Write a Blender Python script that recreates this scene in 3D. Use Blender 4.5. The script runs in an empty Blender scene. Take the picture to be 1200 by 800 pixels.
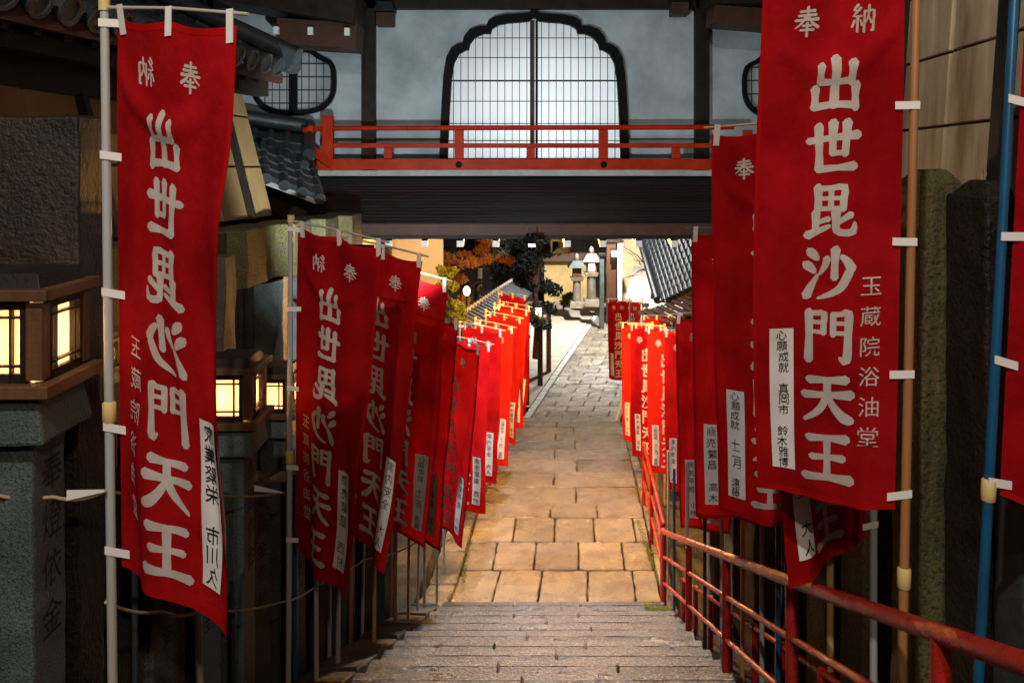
import bpy, bmesh, math, random
from mathutils import Vector, Matrix, noise
R = math.radians
rnd = random.Random(7)
S = bpy.context.scene
COL = S.collection

# ------------------------------------------------------------------ camera, world, lamps, exposure
EYE = 4.55
cam = bpy.data.cameras.new('camera'); cam.lens = 30; cam.sensor_width = 36
cam.shift_y = -200/1200; cam.clip_start = .05; cam.clip_end = 1000
co = bpy.data.objects.new('camera', cam); COL.objects.link(co)
co.location = (0, 0, EYE); co.rotation_euler = (R(90), 0, 0)
S.camera = co
S.view_settings.view_transform = 'Standard'; S.view_settings.look = 'None'
S.view_settings.exposure = 0; S.view_settings.gamma = 1
W = bpy.data.worlds.new('World'); S.world = W; W.use_nodes = True
nt = W.node_tree; nt.nodes.clear()
sky = nt.nodes.new('ShaderNodeTexSky'); sky.sky_type = 'NISHITA'; sky.sun_disc = False
SUN_EL, SUN_AZ = R(-2), R(200)
sky.sun_elevation = SUN_EL; sky.sun_rotation = SUN_AZ
bg = nt.nodes.new('ShaderNodeBackground'); bg.inputs[1].default_value = .06
wo = nt.nodes.new('ShaderNodeOutputWorld')
nt.links.new(sky.outputs[0], bg.inputs[0]); nt.links.new(bg.outputs[0], wo.inputs[0])
sun = bpy.data.lights.new('dusk_sun', 'SUN'); sun.energy = .02; sun.angle = R(10); sun.color = (.75, .85, 1)
so = bpy.data.objects.new('dusk_sun', sun); COL.objects.link(so)
so.rotation_euler = (R(60), 0, R(-20))

def lamp(name, loc, power, color, kind='POINT', size=.08, target=None, spot=70, blend=.5):
    l = bpy.data.lights.new(name, kind); l.energy = power; l.color = color
    if kind == 'AREA': l.size = size
    else: l.shadow_soft_size = size
    if kind == 'SPOT': l.spot_size = R(spot); l.spot_blend = blend
    o = bpy.data.objects.new(name, l); COL.objects.link(o); o.location = loc
    if target is not None:
        d = Vector(target) - Vector(loc); o.rotation_euler = d.to_track_quat('-Z', 'Y').to_euler()
    return o
WARM = (1, .62, .28); COOL = (.86, .97, 1); NEUT = (1, .86, .72)
FLOODS = [  # (loc, target, power, colour, spot angle)  each gets a floodlight housing further down
    ((-.9, -1.5, 8.4), (.1, 4.5, 3.2), 850, (1, .89, .82), 80),
    ((-1.0, 5.72, 3.97), (.1, 11, 5.6), 430, COOL, 125),
    ((.22, 9.3, 3.75), (1.0, 11.0, .5), 190, (1, .93, .84), 112),
    ((3.6, 28.5, 4.4), (3.2, 29.5, -1), 5600, (1, .94, .84), 150),
    ((1.5, 20.0, 4.4), (1.5, 19.0, -1), 650, (.96, .98, 1), 168),
    ((.6, 10.6, 3.55), (.4, 7.2, .6), 640, (.6, .8, 1), 58),
    ((.6, -1.2, 6.0), (.6, 4.5, 2.8), 190, (1, .8, .62), 90),  # weak fill added behind the camera, not an existing fixture
    ((-1.85, 8.95, 3.0), (1.0, 9.3, 0), 230, (.86, .95, 1), 100),
]
for i, (loc, tgt, pw, colr, sp) in enumerate(FLOODS):
    lamp('floodlight_or_fill_lamp', loc, pw, colr, 'SPOT', .025 if i == 1 else .07, tgt, sp, .6)
lamp('passage_bulb_lamp', (1.0, 12.1, 3.72), 1150, (1, .48, .11), 'POINT', .06)
lamp('passage_bulb_lamp', (.29, 10.35, 3.66), 380, (1, .47, .11), 'POINT', .06)
lamp('room_lamp', (.45, 12.1, 4.95), 185, (.95, .99, .97), 'POINT', .25)

# ------------------------------------------------------------------ helpers
def P(x, y, d): return Vector(((x-600)*d/1000, d, EYE+(200-y)*d/1000))
def G(y):
    if y < 8.69: return .155 + .3875*(8.69-y)-.155
    if y < 11.7: return 0.
    if y < 18.9: return -1.0*(y-11.7)/7.2
    return -1.0
def lerp(a, b, t): return a+(b-a)*t
def interp(tab, x):
    if x <= tab[0][0]: return tab[0][1]
    for (x0, v0), (x1, v1) in zip(tab, tab[1:]):
        if x <= x1: return lerp(v0, v1, (x-x0)/(x1-x0))
    return tab[-1][1]
LEFT = [(-10, -1.93), (8.9, -.70), (9, -.62), (12, -.42), (18.9, .19), (34, 3.4), (40, 4.8)]
RIGHT = [(-10, .38), (8.9, 1.57), (12, 1.80), (18.9, 2.40), (26, 3.9), (34, 5.8), (40, 7.2)]
left = lambda y: interp(LEFT, y)
right = lambda y: interp(RIGHT, y)

class M:
    def __init__(s): s.v = []; s.f = []; s.sm = []
    def add(s, vs, fs, smooth=False):
        b = len(s.v); s.v += [tuple(v) for v in vs]
        for f in fs: s.f.append(tuple(i+b for i in f)); s.sm.append(smooth)
        return s
    def box(s, c, size, rot=0, tilt=None, top=1.0):
        hx, hy, hz = size[0]/2, size[1]/2, size[2]/2
        vs = [Vector((x*hx*(top if z > 0 else 1), y*hy*(top if z > 0 else 1), z*hz)) for z in (-1, 1) for x, y in ((-1, -1), (1, -1), (1, 1), (-1, 1))]
        m = Matrix.Rotation(rot, 4, 'Z')
        if tilt: m = m @ tilt
        vs = [m @ v + Vector(c) for v in vs]
        return s.add(vs, [(3, 2, 1, 0), (4, 5, 6, 7), (0, 1, 5, 4), (1, 2, 6, 5), (2, 3, 7, 6), (3, 0, 4, 7)])
    def bar(s, p0, p1, w, h, up=Vector((0, 0, 1))):
        p0, p1 = Vector(p0), Vector(p1); d = (p1-p0).normalized()
        a = d.cross(up); a = a.normalized() if a.length > 1e-4 else Vector((1, 0, 0))
        b = a.cross(d).normalized(); a = a*w/2; b = b*h/2
        vs = [p+q for p in (p0, p1) for q in (-a-b, a-b, a+b, -a+b)]
        return s.add(vs, [(0, 1, 2, 3), (7, 6, 5, 4), (0, 4, 5, 1), (1, 5, 6, 2), (2, 6, 7, 3), (3, 7, 4, 0)])
    def tube(s, pts, r, n=10, caps=True):
        pts = [Vector(p) for p in pts]; k = len(pts)
        rs = r if isinstance(r, (list, tuple)) else [r]*k
        vs = []; u = None
        for i, p in enumerate(pts):
            d = (pts[min(i+1, k-1)]-pts[max(i-1, 0)]).normalized()
            if u is None:
                u = d.orthogonal().normalized()
            u = (u - d*u.dot(d)).normalized(); w = d.cross(u)
            for j in range(n):
                a = 2*math.pi*j/n; vs.append(p+(u*math.cos(a)+w*math.sin(a))*rs[i])
        fs = [(i*n+j, i*n+(j+1) % n, (i+1)*n+(j+1) % n, (i+1)*n+j) for i in range(k-1) for j in range(n)]
        s.add(vs, fs, True)
        if caps: s.add(vs[:n], [tuple(reversed(range(n)))]); s.add(vs[-n:], [tuple(range(n))])
        return s
    def prism(s, poly, o, ax, ay, az):      # poly in (ax, ay), extruded along az from 0 to 1
        o, ax, ay, az = map(Vector, (o, ax, ay, az)); n = len(poly)
        a = [o+ax*x+ay*y for x, y in poly]; b = [p+az for p in a]
        return s.add(a+b, [tuple(range(n)), tuple(reversed(range(n, 2*n)))]+[(i, n+i, n+(i+1) % n, (i+1) % n) for i in range(n)])
    def band(s, outer, inner, o, ax, ay, az):   # closed ring between two polylines of equal count, extruded
        o, ax, ay, az = map(Vector, (o, ax, ay, az)); n = len(outer)
        q = lambda pl: [o+ax*x+ay*y for x, y in pl]
        A, B = q(outer), q(inner); vs = A+B+[p+az for p in A]+[p+az for p in B]
        fs = []
        for i in range(n):
            j = (i+1) % n
            fs += [(i, j, n+j, n+i), (2*n+i, 3*n+i, 3*n+j, 2*n+j), (i, 2*n+i, 2*n+j, j), (n+i, n+j, 3*n+j, 3*n+i)]
        return s.add(vs, fs)
    def grid(s, fn, nu, nv, smooth=True):
        vs = [fn(i/nu, j/nv) for j in range(nv+1) for i in range(nu+1)]
        return s.add(vs, [(j*(nu+1)+i, j*(nu+1)+i+1, (j+1)*(nu+1)+i+1, (j+1)*(nu+1)+i) for j in range(nv) for i in range(nu)], smooth)
    def mesh(s, name, mat):
        me = bpy.data.meshes.new(name); me.from_pydata(s.v, [], s.f)
        me.polygons.foreach_set('use_smooth', s.sm); me.materials.append(mat); me.update()
        return me
    def build(s, name, mat, parent=None, bevel=0):
        o = bpy.data.objects.new(name, s.mesh(name, mat)); COL.objects.link(o)
        if parent: o.parent = parent
        if bevel:
            b = o.modifiers.new('bevel', 'BEVEL'); b.width = bevel; b.segments = 2; b.limit_method = 'ANGLE'
        return o
def tag(o, label, cat, group=None, kind=None):
    if label: o['label'] = label
    if cat: o['category'] = cat
    if group: o['group'] = group
    if kind: o['kind'] = kind
    return o
def thing(name, label, cat, loc=(0, 0, 0), group=None, rot=0):
    o = bpy.data.objects.new(name, None); COL.objects.link(o); o.location = loc; o.rotation_euler = (0, 0, rot)
    o.empty_display_size = .1
    return tag(o, label, cat, group)
def struct(o): o['kind'] = 'structure'; return o
def put(me, name, parent, loc, rot=0, scale=None):
    o = bpy.data.objects.new(name, me); COL.objects.link(o)
    if parent: o.parent = parent
    o.location = loc; o.rotation_euler = (0, 0, rot)
    if scale: o.scale = scale
    return o
def bvl(o, w, seg=2):
    b = o.modifiers.new('bevel', 'BEVEL'); b.width = w; b.segments = seg; b.limit_method = 'ANGLE'; return o

# ------------------------------------------------------------------ materials
def mat(name, col, rough=.6, spec=.3, metal=0, col2=None, nscale=6, ndet=6, bump=0, bscale=60, speck=None, sscale=180,
        rnd_amt=0, emit=None, estr=0, transl=0, streak=False, moss=None, sheen=0, rvar=0, contrast=(.35, .65)):
    m = bpy.data.materials.new(name); m.use_nodes = True; t = m.node_tree; N = t.nodes; L = t.links
    b = N['Principled BSDF']; b.inputs['Roughness'].default_value = rough
    b.inputs['Specular IOR Level'].default_value = spec; b.inputs['Metallic'].default_value = metal
    tc = N.new('ShaderNodeTexCoord'); src = tc.outputs['Object']
    geo = N.new('ShaderNodeNewGeometry'); wp = geo.outputs['Position']
    def nz(scale, det=5, vec=None, rough_=.6):
        n = N.new('ShaderNodeTexNoise'); n.inputs['Scale'].default_value = scale; n.inputs['Detail'].default_value = det
        n.inputs['Roughness'].default_value = rough_
        L.new(vec or wp, n.inputs['Vector']); return n.outputs[0]
    def ramp(f, a, b_, ca=(0, 0, 0, 1), cb=(1, 1, 1, 1)):
        r = N.new('ShaderNodeValToRGB'); r.color_ramp.elements[0].position = a; r.color_ramp.elements[1].position = b_
        r.color_ramp.elements[0].color = ca; r.color_ramp.elements[1].color = cb; L.new(f, r.inputs[0]); return r.outputs[0]
    def mix(f, a, b_, mode='MIX'):
        x = N.new('ShaderNodeMix'); x.data_type = 'RGBA'; x.blend_type = mode
        if isinstance(f, float): x.inputs[0].default_value = f
        else: L.new(f, x.inputs[0])
        for v, i in ((a, 6), (b_, 7)):
            if isinstance(v, tuple): x.inputs[i].default_value = (*v[:3], 1)
            else: L.new(v, x.inputs[i])
        return x.outputs[2]
    c = tuple(col)
    if col2:
        vec = wp
        if streak:
            mp = N.new('ShaderNodeMapping'); mp.inputs['Scale'].default_value = streak if isinstance(streak, tuple) else (1, 1, .12)
            L.new(wp, mp.inputs['Vector']); vec = mp.outputs[0]
        c = mix(ramp(nz(nscale, ndet, vec), *contrast), c, tuple(col2))
    if moss: c = mix(ramp(nz(3.1, 8), .48, .62), c, tuple(moss))
    if speck: c = mix(ramp(nz(sscale, 2), .52, .62), c, tuple(speck))
    if rnd_amt:
        oi = N.new('ShaderNodeObjectInfo'); mr = N.new('ShaderNodeMapRange')
        mr.inputs['To Min'].default_value = 1-rnd_amt; mr.inputs['To Max'].default_value = 1+rnd_amt
        L.new(oi.outputs['Random'], mr.inputs['Value'])
        c = mix(1.0, c, mr.outputs[0], 'MULTIPLY')
    if isinstance(c, tuple): b.inputs['Base Color'].default_value = (*c, 1)
    else: L.new(c, b.inputs['Base Color'])
    if rvar:
        mr = N.new('ShaderNodeMapRange'); mr.inputs['From Min'].default_value = .35; mr.inputs['From Max'].default_value = .65
        mr.inputs['To Min'].default_value = rough-rvar; mr.inputs['To Max'].default_value = rough+rvar
        L.new(nz(2.3, 6), mr.inputs['Value']); L.new(mr.outputs[0], b.inputs['Roughness'])
    if bump:
        bp = N.new('ShaderNodeBump'); bp.inputs['Strength'].default_value = min(1, bump); bp.inputs['Distance'].default_value = .012
        L.new(nz(bscale, 5), bp.inputs['Height']); L.new(bp.outputs[0], b.inputs['Normal'])
    if emit:
        b.inputs['Emission Color'].default_value = (*emit, 1); b.inputs['Emission Strength'].default_value = estr
    if sheen: b.inputs['Sheen Weight'].default_value = sheen
    if transl:
        tr = N.new('ShaderNodeBsdfTranslucent'); ms = N.new('ShaderNodeMixShader'); ms.inputs[0].default_value = transl
        if isinstance(c, tuple): tr.inputs[0].default_value = (*c, 1)
        else: L.new(c, tr.inputs[0])
        L.new(b.outputs[0], ms.inputs[1]); L.new(tr.outputs[0], ms.inputs[2])
        L.new(ms.outputs[0], N['Material Output'].inputs['Surface'])
    return m
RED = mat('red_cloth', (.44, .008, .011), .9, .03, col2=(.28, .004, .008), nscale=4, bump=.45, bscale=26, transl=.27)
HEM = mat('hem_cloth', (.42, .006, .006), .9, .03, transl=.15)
ORANGE = mat('lamplit_red_cloth', (.64, .024, .011), .9, .03, col2=(.55, .015, .01), nscale=5, bump=.4, bscale=26, transl=.33)  # same red cloth, lamplight on the banners put into a brighter colour
WHITEPRINT = mat('white_print', (.80, .76, .68), .85, .1, col2=(.66, .6, .5), nscale=9, bump=.4, bscale=420, transl=.3)
SLIP = mat('paper_slip', (.8, .78, .74), .8, .1, col2=(.7, .66, .6), nscale=7)
INK = mat('ink', (.015, .015, .02), .7, .1)
TIE = mat('white_tie', (.78, .76, .7), .8, .1)
PW = mat('pole_white', (.42, .45, .44), .4, .4, col2=(.42, .36, .26), nscale=4, streak=True)
PBR = mat('pole_brown', (.42, .19, .07), .4, .4, col2=(.3, .13, .05), nscale=5, streak=True)
PBL = mat('pole_blue', (.008, .11, .24), .35, .5, col2=(.008, .07, .15), nscale=4)
PY = mat('pole_yellow', (.6, .42, .16), .45, .4, col2=(.45, .28, .1), nscale=4)
PDK = mat('pole_dark', (.03, .035, .035), .5, .3)
JOINT = mat('yellow_joint', (.68, .52, .2), .5, .3)
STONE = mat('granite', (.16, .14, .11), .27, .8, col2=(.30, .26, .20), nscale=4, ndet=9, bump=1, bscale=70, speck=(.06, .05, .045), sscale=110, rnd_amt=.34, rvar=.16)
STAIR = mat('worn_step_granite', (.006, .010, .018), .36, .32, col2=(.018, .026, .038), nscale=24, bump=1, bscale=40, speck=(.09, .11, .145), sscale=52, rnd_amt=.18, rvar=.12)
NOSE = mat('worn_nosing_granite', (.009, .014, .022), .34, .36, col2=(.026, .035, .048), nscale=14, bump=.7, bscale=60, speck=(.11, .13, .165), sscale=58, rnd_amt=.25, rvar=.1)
PILLAR = mat('pillar_granite', (.055, .075, .072), .5, .4, col2=(.10, .13, .125), nscale=4, bump=.6, bscale=110, speck=(.03, .04, .04), sscale=160, rnd_amt=.15)
PILLARD = mat('weathered_pillar', (.06, .045, .032), .7, .25, col2=(.11, .085, .055), nscale=5, bump=.8, bscale=60, speck=(.05, .045, .035), sscale=110, rnd_amt=.15)
MOSSY = mat('mossy_stone', (.16, .115, .05), .75, .25, col2=(.07, .06, .035), nscale=6, bump=1, bscale=55, speck=(.05, .05, .03), sscale=70, moss=(.10, .10, .025), streak=(1, 1, .3))
EARTH = mat('earth', (.05, .045, .035), .9, .1, col2=(.085, .07, .05), nscale=5, bump=1, bscale=30)
MORTAR = mat('mortar', (.09, .08, .065), .9, .1, col2=(.05, .05, .035), nscale=5)
DWOOD = mat('dark_timber', (.012, .009, .008), .55, .2, col2=(.026, .018, .013), nscale=8, streak=(1, .2, 1), bump=.3)
BWOOD = mat('brown_timber', (.075, .03, .016), .55, .3, col2=(.05, .022, .012), nscale=8, bump=.3)
LWOOD = mat('lantern_wood', (.15, .07, .03), .5, .35, col2=(.09, .04, .018), nscale=10, bump=.3, streak=(1, 1, .2))
LACQ = mat('red_lacquer', (.5, .036, .007), .45, .12, col2=(.36, .02, .005), nscale=5, bump=.15)
RAILRED = mat('red_rail_paint', (.42, .02, .011), .3, .5, col2=(.13, .012, .01), nscale=26, ndet=9, bump=.4, bscale=120, contrast=(.52, .72), rvar=.12)
PLASTER = mat('white_plaster', (.56, .66, .70), .85, .1, col2=(.25, .31, .335), nscale=1.7, ndet=8, bump=.2, contrast=(.3, .72))  # plaster dirt mottling, its contrast deepened to stand in for branch shadows
TAN = mat('tan_plaster', (.36, .235, .10), .85, .1, col2=(.2, .13, .06), nscale=3, bump=.3, streak=(1, 1, .35), contrast=(.3, .75))
CREAM = mat('cream_board', (.78, .68, .46), .7, .2, col2=(.3, .23, .12), nscale=5, bump=.3, streak=(1, 1, .22), contrast=(.32, .7))  # board streaks, darkened in the colour to suggest leaf shadows
TILE = mat('kawara_tile', (.018, .024, .028), .36, .5, col2=(.04, .048, .052), nscale=9, bump=.4, bscale=80, rnd_amt=.25)
ROOFB = mat('roof_board', (.008, .009, .011), .5, .25, col2=(.018, .016, .016), nscale=7, streak=(.15, 1, 1), bump=.4, bscale=60, rnd_amt=.3)
LEDGE = mat('white_ledge', (.5, .52, .5), .6, .2, col2=(.35, .36, .34), nscale=6)
SHOJI = mat('shoji_paper', (.84, .86, .88), .9, .05, transl=.75)
LATT = mat('lattice_wood', (.03, .035, .035), .6, .2)
WPAINT = mat('white_paint', (.8, .8, .76), .6, .2)
GLOWW = mat('lantern_glow', (.93, .86, .72), .9, .05, col2=(.85, .76, .6), nscale=9, emit=(1, .66, .34), estr=.3, transl=.8)
GLOWS = mat('lamp_glow', (.9, .8, .6), .9, .05, emit=(1, .78, .45), estr=14)
TWINE = mat('twine', (.4, .3, .18), .8, .1)
BARK = mat('bark', (.1, .065, .04), .9, .1, col2=(.05, .035, .025), nscale=12, bump=1, bscale=40)
LEAFO = mat('autumn_leaf', (.75, .34, .05), .6, .2, col2=(.6, .14, .03), nscale=4, transl=.35)
LEAFG = mat('green_leaf', (.05, .08, .03), .6, .3, col2=(.1, .13, .03), nscale=4, transl=.3)
LEAFY = mat('yellow_green_leaf', (.3, .33, .05), .6, .3, col2=(.2, .25, .05), nscale=6, transl=.4)
LEAFD = mat('dark_leaf', (.006, .010, .011), .6, .15, col2=(.014, .02, .016), nscale=5, transl=.15)
METAL = mat('metal', (.3, .3, .3), .35, .5, metal=.9)
TEAL = mat('patina', (.015, .032, .03), .5, .4)
SLABM = mat('dark_slab', (.02, .014, .01), .45, .35, col2=(.045, .028, .016), nscale=5, bump=1, bscale=45, speck=(.015, .012, .012), sscale=70)
CARVE = mat('carved_shadow', (.03, .028, .025), .8, .1)
MOSSG = mat('moss', (.12, .13, .03), .95, .05, col2=(.07, .09, .02), nscale=20, bump=1, bscale=90)
BLACKP = mat('black_frame', (.004, .005, .006), .6, .12)

# ------------------------------------------------------------------ ground, stairs, paving
def build_ground():
    xs = [-60, -20, -8, -4, -2.6] + [None]*0
    m = M(); ys = [-20, -6] + [-5+.5*i for i in range(27)] + [8.69, 9, 10, 11, 11.7, 13, 14.4, 16, 17.5, 18.9, 22, 26, 30, 34, 40, 60, 120, 300]
    rows = []
    for y in ys:
        g = G(max(y, -5)); l, r = left(y), right(y)
        row = [(-80, g-.02), (-6, g-.02), (l-.42, g-.02), (l-.34, g-.22), (r+.1, g-.22), (r+.16, g-.02), (12, g-.02), (80, g-.02)]
        rows.append([(x, y, z) for x, z in row])
    n = 8; vs = [p for r_ in rows for p in r_]
    m.add(vs, [(j*n+i, j*n+i+1, (j+1)*n+i+1, (j+1)*n+i) for j in range(len(ys)-1) for i in range(n-1)])
    struct(m.build('ground', EARTH))
build_ground()

def slab_obj(corners, h, material, name, parent, jit=.006, inset=.01, crown=0.0):
    # corners: 4 points (x, y, z) counter clockwise; a stone with a jittered worn rim
    c = sum((Vector(p) for p in corners), Vector())/4
    ring = []
    for i in range(4):
        a, b = Vector(corners[i]), Vector(corners[(i+1) % 4])
        n = max(3, int((b-a).length/.09))
        for k in range(n):
            p = a.lerp(b, k/n)
            if k: p += Vector((rnd.uniform(-jit, jit), rnd.uniform(-jit, jit), 0))
            else: p += (c-p).normalized()*min(.012, inset)
            ring.append(p-c)
    n = len(ring); ins = []
    for p in ring:
        q = Vector((p.x, p.y, 0)); q -= q.normalized()*inset*rnd.uniform(.7, 1.6); ins.append(Vector((q.x, q.y, p.z+rnd.uniform(-.001, .001))))
    m = M(); low = [p-Vector((0, 0, .013)) for p in ring]; bot = [p-Vector((0, 0, h)) for p in ring]
    mid = [Vector((p.x*.45, p.y*.45, p.z*.45+crown)) for p in ins]
    m.add(mid+ins+low+bot, [tuple(range(n))]+[(k*n+i, (k+1)*n+i, (k+1)*n+(i+1) % n, k*n+(i+1) % n) for k in range(3) for i in range(n)], False)
    o = m.build(name, material, parent); o.location = c
    return o

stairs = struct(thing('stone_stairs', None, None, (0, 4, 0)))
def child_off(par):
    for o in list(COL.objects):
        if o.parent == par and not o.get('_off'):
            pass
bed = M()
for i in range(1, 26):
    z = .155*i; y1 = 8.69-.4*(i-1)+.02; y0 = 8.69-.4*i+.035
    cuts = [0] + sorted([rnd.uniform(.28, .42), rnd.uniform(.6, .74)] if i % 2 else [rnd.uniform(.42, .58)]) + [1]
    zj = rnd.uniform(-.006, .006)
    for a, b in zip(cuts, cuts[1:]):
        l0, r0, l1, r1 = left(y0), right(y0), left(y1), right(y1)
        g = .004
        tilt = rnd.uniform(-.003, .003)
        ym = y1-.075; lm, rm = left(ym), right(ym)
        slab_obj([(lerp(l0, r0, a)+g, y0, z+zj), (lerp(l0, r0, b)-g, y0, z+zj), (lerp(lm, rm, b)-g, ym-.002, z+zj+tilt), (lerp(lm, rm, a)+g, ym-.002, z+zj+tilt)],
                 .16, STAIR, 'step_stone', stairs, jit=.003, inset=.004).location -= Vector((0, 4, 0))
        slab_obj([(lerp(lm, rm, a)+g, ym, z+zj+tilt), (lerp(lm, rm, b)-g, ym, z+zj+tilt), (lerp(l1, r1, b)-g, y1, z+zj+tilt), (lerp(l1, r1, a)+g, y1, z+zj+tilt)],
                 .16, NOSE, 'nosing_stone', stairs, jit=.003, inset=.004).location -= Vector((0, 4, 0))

landing = struct(thing('landing_pavement', None, None, (0, 10, 0)))
def row(parent, y0, y1, z, cuts, material, h=.12, drop=0, zj=.004, off=10, name='paving_stone', jit=.006, ins=.011):
    for a, b in zip(cuts, cuts[1:]):
        l0, r0, l1, r1 = left(y0), right(y0), left(y1), right(y1); g = .007
        q = rnd.uniform(-zj, zj)
        o = slab_obj([(lerp(l0, r0, a)+g, y0+g, z+q), (lerp(l0, r0, b)-g, y0+g, z+q), (lerp(l1, r1, b)-g, y1-g, z+q-drop), (lerp(l1, r1, a)+g, y1-g, z+q-drop)],
                     h, material, name, parent, jit=jit, inset=ins)
        o.location -= Vector((0, off, 0))
def px_cuts(y, pxs):
    l, r = left(y), right(y)
    d = y
    return [0]+[((x-600)*d/1000-l)/(r-l) for x in pxs]+[1]
row(landing, 8.60, 9.73, 0, px_cuts(9.55, [585, 635, 689, 742]), STONE)
row(landing, 9.73, 10.47, 0, px_cuts(10.1, [580, 627, 678, 730]), STONE)
row(landing, 10.47, 11.20, 0, px_cuts(10.9, [603, 650, 696, 743]), STONE)
row(landing, 11.20, 11.70, 0, px_cuts(11.4, [645, 700]), STONE)
lower = struct(thing('lower_steps', None, None, (0, 15, 0)))
ys = [11.70, 12.63, 13.5, 14.39, 15.18, 16.03, 16.8, 17.56, 18.26, 18.86]
for k in range(9):
    cz = px_cuts(ys[k]+.4, [[675], [649], [676], [650], [674], [651], [672], [652], [670]][k])
    row(lower, ys[k], ys[k+1]-.075, -.1*(k+1), cz, STONE, h=.14, off=15, jit=.006)
    row(lower, ys[k+1]-.075, ys[k+1], -.1*(k+1), cz, STONE, h=.14, off=15, jit=.005, name='nosing_stone')
far = struct(thing('far_path', None, None, (0, 26, -1)))
y = 18.88; k = 0
while y < 35:
    d = .42 if y < 26 else .8
    n = 3
    cuts = [0, .08] + [.08+.92*(j+.5*(k % 2)+rnd.uniform(-.05, .05))/n for j in range(1 if not k % 2 else 0, n)] + [1]
    for a, b in zip(cuts, cuts[1:]):
        l0, r0, l1, r1 = left(y), right(y), left(y+d), right(y+d); g = .008
        q = rnd.uniform(-.006, .006)
        st = a == 0
        o = slab_obj([(lerp(l0, r0, a)+g, y+g, -1+q+(.03 if st else 0)), (lerp(l0, r0, b)-g, y+g, -1+q+(.03 if st else 0)), (lerp(l1, r1, b)-g, y+d-g, -1+q+(.03 if st else 0)), (lerp(l1, r1, a)+g, y+d-g, -1+q+(.03 if st else 0))],
                     .1, LEDGE if st else STONE, 'kerb_stone' if st else 'paving_stone', far, jit=.004)
        o.location -= Vector((0, 26, -1))
    y += d; k += 1
side = struct(M().grid(lambda u, v: (left(20+v*16)-.02-u*4.2, 20+v*16, -.985+.03*math.sin(u*3)), 6, 12).build('side_road', mat('pale_paving', (.4, .37, .32), .7, .2, col2=(.3, .27, .23), nscale=3, bump=.5)))

kerb = struct(thing('left_kerb', None, None, (0, 8, 0)))
y = -1.0
while y < 18.5:
    d = rnd.uniform(.62, .85)
    if y < 8.6 < y+d: d = 8.62-y
    y1 = min(y+d, 18.8)
    w0 = .30
    z0, z1 = G(y), G(y1)
    up = .06 if y < 11 else .05
    if y < 8.6: up = .16
    o = slab_obj([(left(y)-w0, y+.006, z0+up), (left(y)-.008, y+.006, z0+up), (left(y1)-.008, y1-.006, z1+up), (left(y1)-w0, y1-.006, z1+up)], .3, STONE if y > 8.5 else PILLARD, 'kerb_stone', kerb, jit=.008, inset=.014)
    o.location -= Vector((0, 8, 0)); y = y1
rk = struct(thing('right_kerb', None, None, (0, 8, 0)))
y = 7.6
while y < 18.5:
    y1 = min(y+rnd.uniform(.6, .8), 18.8)
    if y < 8.69 < y1: y1 = 8.7
    z0, z1 = G(y), G(y1)
    o = slab_obj([(right(y)+.008, y+.006, z0+.02), (right(y)+.14, y+.006, z0+.02), (right(y1)+.14, y1-.006, z1+.02), (right(y1)+.008, y1-.006, z1+.02)], .25, STONE, 'kerb_stone', rk, jit=.01)
    o.location -= Vector((0, 8, 0)); y = y1
# moss where the stairs meet the right kerb
def moss_patch(cx, cy, rx, ry, n=130):
    m = M()
    for _ in range(n):
        a = rnd.uniform(0, 6.28); q = rnd.random()**.6; x = cx+rx*q*math.cos(a); yy = cy+ry*q*math.sin(a)
        zz = .155*max(0, math.ceil((8.71-yy)/.4)) if yy < 8.71 else 0
        s_ = rnd.uniform(.006, .016)
        c = Vector((x, yy, zz+.002)); pts = [c+Vector((s_*math.cos(t), s_*math.sin(t), 0)) for t in (0, 1.3, 2.5, 3.8, 5)]
        m.add(pts+[c+Vector((0, 0, s_*.3))], [(i, (i+1) % 5, 5) for i in range(5)])
    return m
o = moss_patch(1.42, 8.25, .12, .55, 900).build('moss', MOSSG); tag(o, 'green moss growing where the step ends meet the right edge of the stairs', 'moss', kind='stuff')

for (cx, cy, ry, nn) in ((right(10.2)-.03, 10.2, 1.1, 420), (left(10.5)-.02, 10.4, 1.2, 300)):
    o = moss_patch(cx, cy, .035, ry, nn).build('moss', MOSSG); tag(o, 'green moss in the %s edge joint of the landing' % ('right' if cx > .5 else 'left'), 'moss', kind='stuff')
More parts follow.
